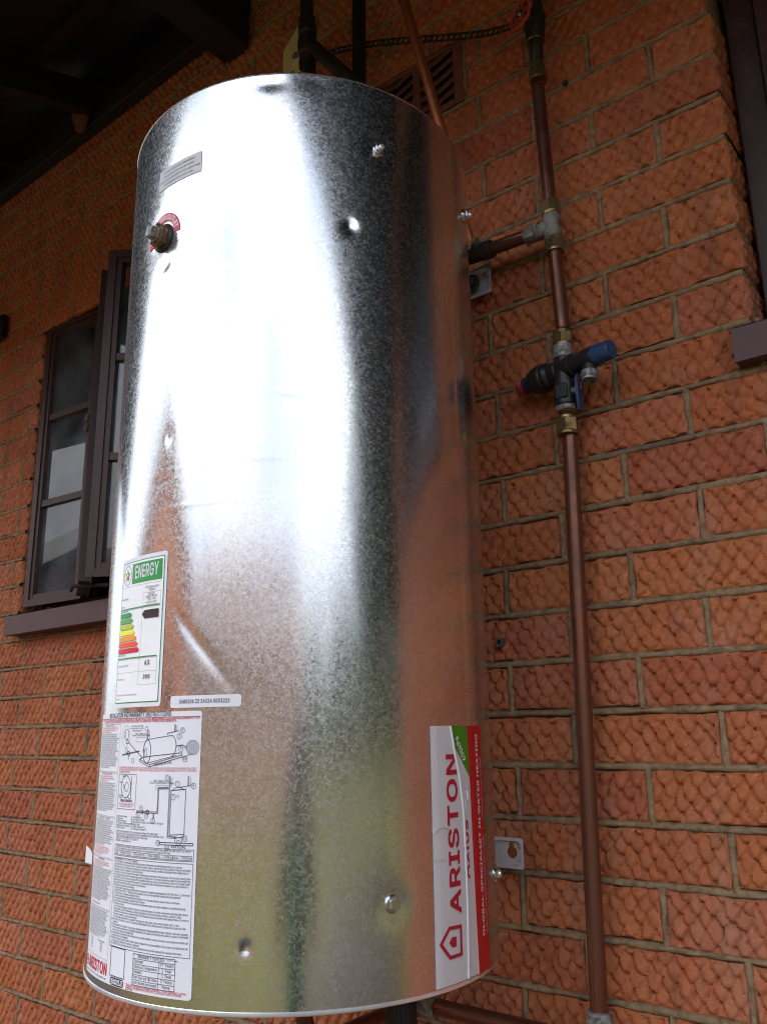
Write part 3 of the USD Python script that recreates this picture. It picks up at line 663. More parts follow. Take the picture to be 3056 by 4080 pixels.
# installation and warranty sticker
W_, H_ = deg(44.2), .3185
s = Sticker(-113.9, 1.1575); s.off = .0006
fu, fv = (lambda x: x * W_), (lambda y: H_ * (1 - y))
s.text("ink_navy", "INSTALLATION AND WARRANTY INSTRUCTIONS", fu(.485), fv(.0165), .0054, width=fu(.63), align="c", bold=True)
s.line("ink_navy", [(fu(.01), fv(.0205)), (fu(.99), fv(.0205))], .0005)
s.text("ink_red", "IT IS THE DUTY OF THE INSTALLER TO INFORM THE END USER OF THE INSTALLATION, MAINTENANCE & REPAIR REQUIREMENTS FOR", fu(.5), fv(.0295), .0029, width=fu(.975), align="c", bold=True)
s.text("ink_red", "THE INSTALLATION IN ACCORDANCE WITH SANS 10254 AND THE MANUFACTURERS REQUIREMENTS.", fu(.46), fv(.0385), .0029, width=fu(.76), align="c", bold=True)
rgt = random.Random(5)
words = "the installation of this water heater must be carried out by a registered plumber in accordance with SANS and all valves must be fitted before use check the anode and drain cock every second year water supply pressure control relief element thermostat".split()
def para(x, y, x1, dy, n, h=.0021, ink="ink_navy", last=.6):
    for i in range(n):
        wd = (x1 - x) * (last if i == n - 1 else rgt.uniform(.86, 1.0)); t = ""
        while len(t) * h * .60 < fu(wd): t += rgt.choice(words) + " "
        s.text(ink, t.strip(), fu(x), fv(y + i * dy), h, width=fu(wd))
s.frame("ink_grey", fu(.012), fv(.231), fu(.346), fv(.043), .0004)
s.text("ink_navy", "INSTALLATION GUIDE", fu(.18), fv(.052), .0023, align="c"); para(.03, .0605, .33, .0085, 3, ink="ink_red"); para(.025, .087, .335, .0082, 17)
s.frame("ink_grey", fu(.012), fv(.403), fu(.346), fv(.2355), .0004)
s.text("ink_navy", "VERTICAL INSTALLATION", fu(.18), fv(.2445), .0023, align="c"); para(.05, .2535, .31, .0085, 3, ink="ink_red"); para(.025, .280, .335, .0082, 14)
s.frame("ink_grey", fu(.012), fv(.560), fu(.346), fv(.4075), .0004)
s.text("ink_navy", "INSTALLATION - GENERAL", fu(.18), fv(.417), .0023, align="c"); para(.025, .426, .335, .0082, 12); para(.04, .527, .31, .0085, 4, ink="ink_red")
s.frame("ink_grey", fu(.012), fv(.747), fu(.352), fv(.5645), .0004)
s.text("ink_navy", "MAINTENANCE", fu(.18), fv(.573), .0023, align="c"); para(.04, .582, .33, .0085, 3, ink="ink_red"); para(.025, .608, .34, .0082, 15); para(.06, .738, .30, .0085, 1, ink="ink_red")
s.frame("ink_grey", fu(.012), fv(.922), fu(.357), fv(.7515), .0004); para(.025, .762, .34, .0084, 12); 
for i in range(5):
    for x in (.10, .26): s.text("ink_navy", ("YEAR", "1 year", "2 year", "3 year", "4 year")[i] if x < .2 else ("REPLACEMENT", "None", "1 off", "1 off", "1 off")[i], fu(x), fv(.868 + i * .0085), .0021, align="c")
# horizontal drawing
E = lambda c, rx, ry, a0=0, a1=360, n=30: [(fu(c[0]) + fu(rx) * math.cos(math.radians(t)), fv(c[1]) + H_ * ry * math.sin(math.radians(t))) for t in np.linspace(a0, a1, n)]
L = lambda *p: [(fu(a), fv(b)) for a, b in p]
ln = lambda *p, w=.0006, ink="ink_navy": s.line(ink, L(*p), w)
s.line("ink_navy", E((.625, .150), .030, .045), .0009); ln((.625, .105), (.800, .091)); ln((.640, .193), (.845, .165)); s.line("ink_navy", E((.806, .130), .036, .0395, -80, 95), .0009)
s.line("ink_navy", E((.615, .155), .011, .018), .0005); s.circle("ink_navy", (fu(.596), fv(.147)), .0018, .0004)
s.line("ink_grey", E((.418, .092), .040, .042), .0004); s.line("ink_navy", E((.425, .085), .020, .021), .0006); s.line("ink_navy", E((.395, .085), .007, .012, -100, 100), .0006); s.circle("ink_navy", (fu(.432), fv(.112)), .0026, .0008)
ln((.452, .116), (.592, .175), w=.0009); ln((.565, .179), (.600, .171), (.88, .155), (.885, .163), (.652, .199), (.565, .179), w=.0008); ln((.565, .179), (.565, .187), (.652, .2075), (.885, .1705), (.885, .163), w=.0008); ln((.652, .199), (.652, .2075))
ln((.622, .104), (.622, .067)); ln((.628, .104), (.628, .067)); ln((.642, .104), (.642, .068), w=.0004); s.circle("ink_navy", (fu(.612), fv(.064)), .0028)
ln((.775, .088), (.780, .082), (.855, .073), w=.0008); ln((.826, .076), (.826, .050), w=.0007); ln((.832, .076), (.832, .050), w=.0007); ln((.843, .072), (.843, .052), w=.0004); s.circle("ink_navy", (fu(.88), fv(.072)), .0032); s.text("ink_navy", "8", fu(.88), fv(.0755), .0030, align="c")
s.circle("ink_navy", (fu(.86), fv(.094)), .0032); s.text("ink_navy", "7", fu(.86), fv(.0975), .0030, align="c"); ln((.845, .130), (.885, .126), w=.001); ln((.885, .127), (.912, .134), w=.0008)
s.circle("ink_navy", (fu(.875), fv(.140)), .0032); s.text("ink_navy", "9", fu(.875), fv(.1435), .0030, align="c"); s.text("ink_navy", "°C", fu(.893), fv(.143), .0030)
for r_ in (.0085, .0065, .0040, .0018): s.circle("ink_navy", (fu(.950), fv(.136)), r_, .0007)
ln((.945, .158), (.895, .172)); s.circle("ink_navy", (fu(.903), fv(.1775)), .0034); s.text("ink_navy", "10", fu(.903), fv(.181), .0030, align="c")
ln((.385, .163), (.56, .147), w=.0006); ln((.385, .166), (.56, .150), w=.0006); s.circle("ink_navy", (fu(.455), fv(.158)), .0026, .0008); ln((.455, .163), (.455, .182), w=.0006); s.circle("ink_navy", (fu(.43), fv(.146)), .0028); s.circle("ink_navy", (fu(.50), fv(.186)), .0028)
s.frame("ink_grey", fu(.525), fv(.113), fu(.62), fv(.096), .0004)
s.text("ink_navy", "Anti-Syphon Loop", fu(.565), fv(.085), .0020, align="c"); s.text("ink_navy", "Above Top of Water Heater", fu(.565), fv(.0915), .0020, align="c")
for i, t in enumerate(("Unscrew and rotate", "the electrical cover to", "open and close")): s.text("ink_navy", t, fu(.525), fv(.055 + .009 * i), .0020, align="c")
s.text("ink_navy", "HORIZONTAL", fu(.755), fv(.199), .0030, align="c", bold=True, rot=.13)
for i, t in enumerate(("ALL PIPEWORK AND COMPONENTS CONNECTED TO THE INLET/OUTLET AND T&P VALVE INCLUDING T&P VALVE AND DRAIN COCK SHOULD", "BE THERMALLY INSULATED FOR 1 METRE. THE THERMAL INSULATION SHALL COMPLY WITH THE REQUIREMENTS OF SANS 10252-1, SANS 10254,", "SANS 10400 AND SANS 204.")):
    s.text("ink_red", t, fu(.362), fv(.2155 + i * .0085), .0023, width=fu((.62, .62, .12)[i]))
# wall mount drawing
s.frame("ink_navy", fu(.366), fv(.369), fu(.546), fv(.238), .0005); s.line("ink_navy", E((.445, .285), .050, .042), .0008); s.line("ink_navy", E((.455, .285), .018, .017), .0006); s.line("ink_navy", E((.425, .285), .008, .008), .0006)
ln((.495, .247), (.500, .247), (.500, .330), (.480, .330), (.470, .318), w=.0007); s.text("ink_navy", "Wall Mount", fu(.456), fv(.342), .0034, align="c", bold=True)
s.text("ink_red", "REFER TO SERIAL LABEL FOR", fu(.456), fv(.353), .0023, align="c", width=fu(.15)); s.text("ink_red", "WALL MOUNT SUITABILITY", fu(.456), fv(.3615), .0023, align="c", width=fu(.13))
s.text("ink_navy", "Outlet", fu(.40), fv(.248), .0020); s.text("ink_navy", "Anode", fu(.372), fv(.272), .0020); s.text("ink_navy", "Electrical", fu(.372), fv(.322), .0020); s.text("ink_navy", "Cover", fu(.372), fv(.329), .0020); ln((.40, .320), (.435, .297), w=.0004)
# vertical drawing
ln((.822, .293), (.918, .287), w=.0009); ln((.822, .293), (.822, .452), (.918, .447), (.918, .287), w=.0007); s.line("ink_navy", E((.870, .291), .034, .010, 0, 180), .0006); s.line("ink_navy", E((.870, .450), .046, .010, 180, 360), .0006)
s.text("ink_navy", "Anti-Syphon Loop", fu(.75), fv(.262), .0022, align="c"); s.text("ink_navy", "Above Top of Water Heater", fu(.75), fv(.2695), .0022, align="c"); s.frame("ink_grey", fu(.712), fv(.289), fu(.806), fv(.275), .0004)
ln((.80, .281), (.728, .283), (.728, .372), (.56, .372), w=.0007); ln((.80, .285), (.734, .287), (.734, .377), (.56, .377), w=.0007)
ln((.808, .242), (.808, .462), (.872, .462), w=.0006); ln((.814, .242), (.814, .457), (.872, .457), w=.0006); ln((.826, .247), (.826, .276), w=.0004); s.circle("ink_navy", (fu(.790), fv(.246)), .0030); s.text("ink_navy", "1", fu(.79), fv(.249), .0028, align="c")
ln((.872, .281), (.950, .274), w=.0007); ln((.930, .276), (.930, .240), w=.0006); ln((.936, .276), (.936, .240), w=.0006); ln((.948, .272), (.948, .246), w=.0004); s.circle("ink_navy", (fu(.965), fv(.275)), .0032); s.text("ink_navy", "8", fu(.965), fv(.2785), .0030, align="c")
s.circle("ink_navy", (fu(.862), fv(.268)), .0032); s.text("ink_navy", "7", fu(.862), fv(.2715), .0030, align="c"); s.circle("ink_navy", (fu(.838), fv(.316)), .0034); s.text("ink_navy", "9", fu(.838), fv(.3195), .0030, align="c"); s.text("ink_navy", "°C", fu(.856), fv(.319), .0030)
for (x, y, t) in ((.60, .362, "2"), (.575, .385, "3"), (.645, .387, "4"), (.70, .404, "5"), (.885, .478, "6"), (.925, .462, "11"), (.745, .482, "10"), (.81, .496, "12")):
    s.circle("ink_navy", (fu(x), fv(y)), .0031); s.text("ink_navy", t, fu(x), fv(y + .0035), .0026, align="c")
s.circle("ink_navy", (fu(.655), fv(.3745)), .0024, .0010); s.circle("ink_navy", (fu(.612), fv(.3745)), .0018, .0009); ln((.70, .377), (.70, .397), w=.0006); ln((.706, .377), (.706, .397), w=.0006)
ln((.755, .479), (.975, .478), (.975, .486), (.755, .487), (.755, .479), w=.0008); ln((.862, .479), (.862, .460), (.905, .459), (.905, .478), w=.0006); s.text("ink_navy", "VERTICAL", fu(.885), fv(.4965), .0030, align="c", bold=True)
for i, (a_, b_) in enumerate((("1) Vacuum Breaker", "7) Safety Valve"), ("2) Stopcock", "8) Hot Water Outlet"), ("3) Mains Pressure", "9) Heat Pump / Solar Connection or Plug*c"), ("4) Pressure Control Valve*b", "10) Drip Tray"), ("5) Balanced Cold Water", "11) Drain Element*c"), ("6) Drain Cock*c", "12) Leakage Sensor*c"))):
    s.text("ink_navy", a_, fu(.36), fv(.399 + .0085 * i), .0021); s.text("ink_navy", b_, fu(.515), fv(.399 + .0085 * i), .0021)
for i, t in enumerate(("*a Refer to the serial plate for the correct pressure rating of this water heater", "*b Lead or best temp. compatible when used in conjunction with a dual drain cock", "*c When not using the additional socket for solar or heat pump -", "   ENSURE THAT THE SOCKET IS PLUGGED", "*d Supplied on certain models only")):
    s.text("ink_navy", t, fu(.365), fv(.455 + .0085 * i), .0023, width=fu((.38, .42, .31, .22, .16)[i]))
s.frame("ink_navy", fu(.368), fv(.541), fu(.982), fv(.501), .0005); s.text("ink_navy", "The following minimum installation clearances must be considered on the electrical / flange side of the water heater in the event of", fu(.378), fv(.510), .0024, width=fu(.59)); s.text("ink_navy", "servicing, cleaning, thermostat or anodes and 500mm on the opposite side in case for T&P valve.", fu(.378), fv(.519), .0024, width=fu(.46))
s.frame("ink_navy", fu(.374), fv(.537), fu(.972), fv(.523), .0005)
for i, t in enumerate(("50L - 500mm", "100L - 700mm", "150L - 900mm", "200L - 1100mm", "250L - 1300mm")):
    s.text("ink_navy", t, fu(.374 + .1196 * (i + .5)), fv(.5335), .0025, align="c")
    if i: ln((.374 + .1196 * i, .537), (.374 + .1196 * i, .523), w=.0005)
s.frame("ink_navy", fu(.372), fv(.864), fu(.982), fv(.549), .0005); s.text("ink_navy", "WARRANTY T's & C's apply", fu(.38), fv(.558), .0027)
wt = ["The water heater is warranted against faulty materials and/or workmanship not withstanding anything to the contrary", "contained herein. The company will repair or at its own discretion, replace a defective unit or parts inclusive of labour costs during", "the warranty period. The repaired or replaced part, or water heater, warranty will still be calculated from original date of", "installation, not from the repaired, or replacement date.", "The period of warranty is calculated from the date of manufacturing as indicated on the serial plate. This is the only warranty given",
      "and it expressly excludes all other warranties, expressed or implied by law. The warranty expressly covers the water heater only", "and does NOT cover any other part or parts of the installation which may, because of the failure or defect of the water heater", "become damaged in any way whatsoever and under no circumstances shall the manufacturer be liable for any direct, indirect or", "consequential loss suffered by the consumer and/or third party.", "The warranty is subjected to the following:",
      "a) The water heater is installed in accordance with the manufacturers installation requirements and with SANS 10142-1: (Electrical)", "    and SANS 10254 & 10252-1 (Plumbing) and in accordance with any other applicable national and local regulations.", "b) The water heater is maintained and serviced yearly.", "c) The anode is inspected yearly and replaced as required, if not, the anode should be replaced every second year.", "d) The serial label is not damaged or tampered with in any way.", "e) The water heater is subjected to normal use with municipal water supply and proper installation by qualified personnel.",
      "f) The warranty excludes:", "   - any failure due to damage, accidental or otherwise, to the water heater or any other component, including failure due to", "     misuse, neglect, or poor maintenance, incorrect installation, normal wear and tear corrosion, rusting or stains.", "   - the failure of the water heater or component, directly or indirectly as a result of excessive water supply pressure, corrosion or", "     hard water conditions or corrosive atmosphere.", "   - the water heater replacement, if requested for reasons of noise, taste, colour, discolouration and / or rust.", "g) Element, burst out due to no-water, or element and thermostat terminals, that are burnt or melted are excluded from this", "     warranty.",
      "h) The above warranty is subject to only genuine replacement parts being used whilst the inner cylinder is still under warranty.", "i) The above warranty shall however be completely invalidated if any repairs are effected by the customer or others on their behalf", "    in an attempt to remedy the alleged fault.", "j) The water heater is not allowed to be relocated from its original installation location and under no circumstances must the unit", "    be removed from the installation.", "k) Sufficient access to the water heater for either repairs or replacement is the responsibility of the end user. The manufacturer will", "    not make good or reinstate any ceilings or cupboards.", "l) As per SANS 10254, no primary valve or stop cock is allowed between the water heater and the expansion relief valve."]
for i, t in enumerate(wt): s.text("ink_navy", t, fu(.38), fv(.5665 + i * .00935), .0023, width=min(fu(.59), len(t) * .00104))
s.frame("ink_navy", fu(.393), fv(.966), fu(.532), fv(.866), .0009)
s.poly("ink_navy", [(fu(.398) + x, fv(.997) + y) for x, y in rounded(fu(.132), H_ * .027, .0035)]); s.text("ink_white", "SCAN ME TO", fu(.472), fv(.9825), .0026, align="c", bold=True); s.text("ink_white", "DOWNLOAD", fu(.472), fv(.9925), .0026, align="c", bold=True)
s.frame("ink_white", fu(.407), fv(.993), fu(.421), fv(.977), .0005)
s.frame("ink_navy", fu(.604), fv(.976), fu(.897), fv(.872), .0006)
s.text("ink_navy", "WARRANTY PERIODS", fu(.735), fv(.884), .0040, align="c", width=fu(.19)); s.text("ink_navy", "T's & C's apply", fu(.84), fv(.8795), .0017)
for i, (a_, b_) in enumerate((("Cylinder", "5* Years"), ("Electrical Components", "1 Year"), ("Gaskets", "1 Year"), ("Drain Cock and T&P Valve", "2 Years"), ("Anode (consumable, service required)", "None"))):
    y = .8875 + i * .0177; ln((.604, y), (.897, y), w=.0005); s.text("ink_navy", a_, fu(.610), fv(y + .0125), .0032, width=min(fu(.175), len(a_) * .0021)); s.text("ink_navy", b_, fu(.845), fv(y + .0125), .0034, align="c")
ln((.793, .976), (.793, .8875), w=.0005)
for i, t in enumerate(("*Subject to maintenance of anode as indicated in 'Anode Information' section.", "*Warranty only applicable in South Africa, Swaziland, Lesotho, Botswana", "& Namibia.")): s.text("ink_red", t, fu(.553), fv(.9835 + i * .0068), .0026, width=fu((.42, .39, .06)[i]))
s.text("ink_red", "ARISTON", fu(.215), fv(.9735), .0125, width=fu(.29), align="c", bold=True)
hl = lambda cx, cy, k: [(cx + x * k, cy + y * k) for x, y in ((-.5, -.5), (.5, -.5), (.5, .25), (0, .62), (-.5, .25), (-.5, -.5))]
s.line("ink_red", hl(fu(.030), fv(.956), .010), .0013); s.poly("ink_red", hl(fu(.030), fv(.956), .0042)[:-1])
s.text("ink_navy", "Customer care 010 745 9910  /  service.za@ariston.com", fu(.02), fv(.9905), .0023, width=fu(.33))
s.build(tank, "instruction_sticker", [(x, y) for x, y in rounded(W_, H_, .004)], "white_paper", "large white sticker of installation and warranty instructions with two tank drawings")
# tall red and white sticker on the right side
s = Sticker(-11.0, 1.1495)
H_ = .3045; Wd = deg(24.6)
q = lambda th, z: (deg(th + 11.0), z - 1.1495)
s.part = "red_band"; s.poly("ink_sticker_red", [q(6.5, 1.1500), q(13.6, 1.1502), q(13.4, 1.4537), q(5.0, 1.4537), q(5.6, 1.38), q(6.0, 1.27)])
s.part = "green_corner"; s.poly("ink_bright_green", [q(-3.0, 1.4537), q(4.95, 1.4537), q(5.45, 1.3870), q(-1.75, 1.4290)]); s.part = None
def up(ink, t, th_base, z0, h, length, bold=False): s.text(ink, t, deg(th_base + 11), z0 - 1.1495, h, width=length, bold=bold, rot=math.pi / 2)
up("ink_red", "ARISTON", -1.1, 1.2275, .0205, .1945, True)
up("ink_red", "Axios", 3.6, 1.2635, .0120, .073, True)
up("ink_white", "GLOBAL SPECIALIST IN WATER HEATING", 10.4, 1.1905, .0062, .2525, True)
up("ink_white", "Scan here to learn about the Axios range", 12.3, 1.1925, .0030, .118); up("ink_white", "|", 12.3, 1.3205, .0030, .0004); up("ink_white", "Contact us: +27 10 745 9910", 12.3, 1.332, .0030, .080)
s.text("ink_white", "600kPa", *[a for a in (deg(3.6 + 11), 1.4105 - 1.1495)], .0072, width=.036, bold=True, rot=math.radians(121))
pent = [(deg(-9.1 + 11), 1.1973 - 1.1495), (deg(-6.0 + 11), 1.1805 - 1.1495), (deg(-1.55 + 11), 1.1805 - 1.1495), (deg(-1.45 + 11), 1.2120 - 1.1495), (deg(-6.0 + 11), 1.2130 - 1.1495)]
s.part = "house_emblem"; s.line("ink_red", pent + pent[:1], .0042); pc = np.mean(pent, 0) + V(.0012, 0); s.poly("ink_red", [tuple(pc + (V(*p) - pc) * .36) for p in pent])
ast = s.build(tank, "side_sticker", [(x, y) for x, y in [q(-11.0, 1.1500), q(13.6, 1.1502), q(13.4, 1.4537), q(-10.7, 1.4537)]], "white_paper", "tall white and red ARISTON sticker with a creased fold down its middle")
def ridge(pts, hgt, wid):
    P = np.array([q_[:2] for q_ in pts], float); n = len(P); vs = []
    for off_u, off in ((-wid, .0012), (-wid * .35, hgt), (wid * .35, hgt * .9), (wid, .0012)):
        vs.append(on_tank(P[:, 0] + np.degrees(off_u / RR), P[:, 1], off))
    v = np.stack(vs, 1); I = np.arange(n * 4).reshape(n, 4)
    return v.reshape(-1, 3), np.stack([I[:-1, :-1], I[:-1, 1:], I[1:, 1:], I[1:, :-1]], -1).reshape(-1, 4)[:, [0, 1, 2, 3]]
tt = np.linspace(0, 1, 60)
fold = [(np.interp(z, [1.150, 1.24, 1.30, 1.345, 1.39, 1.42, 1.4535], [1.2, 1.9, 1.75, 1.55, .2, -1.6, -3.1]), z) for z in 1.1505 + tt * .3030]
obj(ast, "paper_fold", ridge(fold, .0032, .0026), "white_paper", True)
for cr_ in (ridge([(t, 1.3235 + .004 * math.sin((t + 11) * .6) + .0009 * (t + 11)) for t in np.linspace(-10.8, -4, 24)], .0022, .0009), ridge([(t, 1.294 - .0004 * (t + 11)) for t in np.linspace(-10.9, -7, 14)], .0018, .0009),
                               ridge([(3.4 + .5 * math.sin(k * 2), 1.372 - k * .012) for k in np.linspace(0, 1, 10)], .003, .002), ridge([(2.6 + .3 * k, 1.36 - k * .012) for k in np.linspace(0, 1, 10)], .002, .0016)): obj(ast, "paper_crease", cr_, "white_paper", True)
# torn scrap of another sticker on the far left side
n_ = 14
sv = np.array([[x, y] for x in np.linspace(0, 1, 8) for y in np.linspace(0, 1, 8)])
tv = on_tank(-121.5 + sv[:, 0] * 5, 1.281 + sv[:, 1] * .022 * (1 - .4 * sv[:, 0]), .0008 + .007 * (1 - sv[:, 0]) ** 2)
obj(tank, "torn_sticker", (tv, [[i * 8 + j, (i + 1) * 8 + j, (i + 1) * 8 + j + 1, i * 8 + j + 1] for i in range(7) for j in range(7)]), "white_paper", True, label="torn white sticker scrap peeling off the tank's left edge")
# hanging brackets on the right: pressed plate with a keyhole
def bracket(x0, x1, z0, z1, hole, label):
    from shapely.geometry import Polygon, Point
    from shapely.ops import unary_union
    cx, cz = hole
    rect = Polygon([(x0, z0), (x1, z0), (x1, z1), (x0, z1)]).buffer(-.004).buffer(.004)
    rim_in = Polygon([(x0, z0), (x1, z0), (x1, z1), (x0, z1)]).buffer(-.014).buffer(.005)
    key = unary_union([Point(cx, cz).buffer(.0095), Polygon([(cx - .0045, cz), (cx + .0045, cz), (cx + .0045, cz + .021), (cx - .0045, cz + .021)]), Point(cx, cz + .021).buffer(.0045)])
    ex = lambda pg, y0, t: (lambda m: (np.array(m.vertices)[:, [0, 2, 1]] * V(1, -1, 1) + V(0, y0, 0), np.array(m.faces)))(trimesh.creation.extrude_polygon(pg, t, engine="earcut"))
    flange = ex(rect.difference(rim_in.buffer(.0043)), -.022, .002); pan = ex(rim_in.buffer(.0005).difference(key), -.0125, .0015)
    c = np.array(rim_in.exterior.coords)[:-1]; n = len(c)
    o = rim_in.buffer(.0045); co = np.array([o.exterior.interpolate(o.exterior.project(Point(*p))).coords[0] for p in c])
    slope = (np.vstack([np.c_[co[:, 0], np.full(n, -.0238), co[:, 1]], np.c_[c[:, 0], np.full(n, -.0138), c[:, 1]]]), [[i, (i + 1) % n, n + (i + 1) % n, n + i] for i in range(n)])
    dim = [lathe([(0, .0055), (.002, .0045), (.0032, .001)], V(px_, -.0142, pz_), (0, -1, 0), 14) for px_ in (x0 + .012, x1 - .012) for pz_ in (z0 + .014, z1 - .014)]
    p = obj(tank, "bracket", join(flange, pan, slope), "bright_zinc", 30, label=label)
    obj(p, "bracket_arm", box((CXc + .05, -.030, (z0 + z1) / 2 - .02), (x0 + .006, -.0225, (z0 + z1) / 2 + .02)), "bright_zinc", 30)
    [obj(p, "pressed_boss", dm, "bright_zinc", 40) for dm in dim]
    return p
BT, BB = at(1130, 1812, -.022), at(1133, 1880, -.022)
bracket(-.842, BT[0], BB[2], BT[2], (BT[0] - .027, BB[2] + .024), "lower zinc hanging bracket with an empty keyhole")
UT, UB = at(1060, 572, -.022), at(1057, 632, -.022)
bracket(-.842, UT[0], UB[2], UT[2] + .004, (-.800, UB[2] + .03), "upper zinc hanging bracket with a bolt through it")
# wall bolt through the upper bracket
wb = thing("wall_bolt", "dark domed wall bolt and washer fixed through the upper tank bracket", "bolt", (-.800, -.022, UB[2] + .034))
obj(wb, "washer", lathe([(0, .019), (.0025, .019), (.003, .017)], (-.800, -.022, UB[2] + .034), (0, -1, 0), 28), "dark_steel_fitting", 30); obj(wb, "bolt_head", hexnut(V(-.800, -.025, UB[2] + .034), (0, -1, 0), .011, .0115), "dark_steel_fitting", 25)

# ------------------------------------------------------------------ copper riser with its fittings
RP = .0128
PA, PB = V(-.6119, -.05, 2.655), V(-.5977, -.05, 2.1466)
PC, PD = V(-.5990, -.05, 1.954), V(-.6214, -.05, 1.03)
riser = thing("copper_riser", "brown copper water pipe running up the wall right of the tank", "pipe", PD)
obj(riser, "upper_pipe", rod(PB + (PB - PA) * .02, PA, RP, 28), "copper_pipe", True); obj(riser, "lower_pipe", rod(PD, PC + V(0, 0, .012), RP * 1.03, 28), "copper_pipe", True)
def coupling(parent, o, axis, L=.026, r=.0185, m="brass_fitting", name="compression_nut", ph=.3):
    a = frame_of(axis)[0]; o = V(*o)
    p = obj(parent, name, hexnut(o, a, L, r, .002, 6, ph), m, 25)
    obj(p, "collar", lathe([(-.004, r * .80), (-.0035, r * .92), (.001, r * .95), (.003, r * .9)], o, a, 28), m, 30); obj(p, "collar", lathe([(L - .002, r * .9), (L + .003, r * .88), (L + .0045, r * .78)], o, a, 28), m, 30)
    return p
ax = (PA - PB) / np.linalg.norm(PA - PB)
T0 = PB + (PA - PB) * .394
tee = obj(riser, "tee_fitting", join(lathe([(-.034, .0155), (-.03, .0165), (.03, .0165), (.034, .0155)], T0, ax, 24), lathe([(0, .0150), (.034, .0150), (.036, .0145)], T0, (-1, 0, -.03), 24)), "verdigris_fitting", 35)
coupling(riser, T0 + ax * .026, ax, .024); coupling(riser, T0 - ax * .052, ax, .026)
EL = at(1032, 548, -.05); bd = EL - T0; bd /= np.linalg.norm(bd)
coupling(riser, T0 + bd * .030, bd, .022, m="verdigris_fitting")
obj(riser, "branch_pipe", rod(T0 + bd * .045, EL - bd * .012, RP, 24), "copper_pipe", True)
elbow = obj(riser, "elbow_fitting", join(lathe([(-.034, .0165), (-.03, .018), (-.010, .018), (-.008, .0155), (.012, .0155)], EL, bd, 24), sweep(smooth_path([EL + bd * .005, EL + bd * .02, EL + bd * .03 + V(0, -.012, 0), EL + bd * .032 + V(0, -.05, 0)], 6), .0150, 18),
                                         lathe([(-.002, .014), (.018, .013)], EL, (0, 0, 1), 20)), "dark_steel_fitting", 35)
coupling(riser, EL + V(-.004, 0, .016), (-.05, 0, 1), .014, .0105, "brass_fitting", "small_nut")
ts = at(1021, 522, -.05); te = at(1003, 470, -.05)
obj(riser, "thin_tube", sweep(smooth_path([EL + V(-.005, 0, .025), ts, te, te + (te - ts) * .5], 5), .0068, 14), "bright_copper", True)
# couplings higher up
for (x, y, L, r) in ((1163, 172, .020, .0185), (1161, 152, .014, .0165)):
    coupling(riser, at(x, y, -.05), ax, L, r)
obj(riser, "steel_nipple", rod(at(1161, 150, -.05), at(1157, 92, -.05), .0135, 22), "dark_steel_fitting", True)
# gate valve with its red wheel
gv0 = at(1156, 84, -.05); gv1 = at(1150, -30, -.05)
gate = thing("gate_valve", "dark steel gate valve with red handwheel at the top of the copper pipe", "valve", gv0)
ga = (gv1 - gv0) / np.linalg.norm(gv1 - gv0)
obj(gate, "valve_body", join(lathe([(-.006, .0175), (0, .019), (.012, .019), (.014, .0165), (.026, .021), (.052, .023), (.070, .019), (.09, .0165), (.14, .0165)], gv0, ga, 24)), "dark_steel_fitting", 35)
obj(gate, "brass_ring", lathe([(-.0085, .0172), (-.0075, .0182), (-.0060, .0182), (-.0055, .0172)], gv0, ga, 28), "brass_fitting", 35)
wc = at(1125, 30, -.105); wn = V(-.35, -.93, .05); wn /= np.linalg.norm(wn)
obj(gate, "stem", join(rod(gv0 + ga * .047, wc + wn * .006, .006, 14), lathe([(-.022, .012), (-.006, .011), (0, .008)], wc, wn, 20)), "dark_steel_fitting", 35)
a_, u_, w_ = frame_of(wn)
ringp = [wc + (.0275 + .0018 * math.cos(8 * t)) * (math.cos(t) * u_ + math.sin(t) * w_) for t in np.linspace(0, 2 * np.pi, 65)]
sp = [bow(wc + .006 * (math.cos(t) * u_ + math.sin(t) * w_), wc + .026 * (math.cos(t) * u_ + math.sin(t) * w_), .006, .004, wn) for t in np.arange(5) / 5 * 2 * np.pi]
obj(gate, "handwheel", join(sweep(ringp, .0038, 10), lathe([(-.004, .009), (.003, .009), (.004, .007)], wc, wn, 20), *sp), "red_wheel_paint", 40)
obj(gate, "wheel_nut", join(lathe([(.003, .0085), (.0046, .0088), (.005, .0072)], wc, wn, 24), hexnut(wc + wn * .004, wn, .005, .0045)), "chrome_bolt", 30)
# pressure control valve
VC = V(-.5985, -.055, 2.058); va_ = V(.9703, -.242, 0); vu = (PB - PD) / np.linalg.norm(PB - PD)
valve = thing("pressure_valve", "black pressure control valve with blue caps fitted in the copper pipe", "valve", VC)
vb = obj(valve, "valve_body", join(lathe([(-.030, .018), (-.028, .0195), (-.010, .0205), (-.008, .019), (.012, .019), (.016, .021), (.022, .021), (.0235, .0185)], VC, va_, 30),
                                 lathe([(-.068, .0185), (-.066, .0195), (-.028, .0195), (-.0275, .0182), (-.016, .0175), (.020, .0165), (.026, .0165)], VC, vu, 30), box(VC + V(-.011, -.0215, -.060), VC + V(.011, -.010, -.033), .002)), "black_valve", 35)
obj(valve, "left_housing", lathe([(.026, .0185), (.030, .0225), (.034, .024), (.038, .0228), (.041, .0228), (.043, .0255), (.058, .0255), (.061, .0248), (.072, .0215), (.077, .0165)], VC, -va_, 30), "black_valve", 35)
obj(valve, "left_cap", lathe([(.076, .0155), (.090, .0150), (.104, .0135), (.1065, .0115), (.1065, .001)], VC, -va_, 28), "navy_plastic", 35)
obj(valve, "red_band", lathe([(.0900, .0152), (.0905, .0157), (.1015, .0145), (.1020, .0140)], VC, -va_, 28), "red_plastic", 35)
bw = []
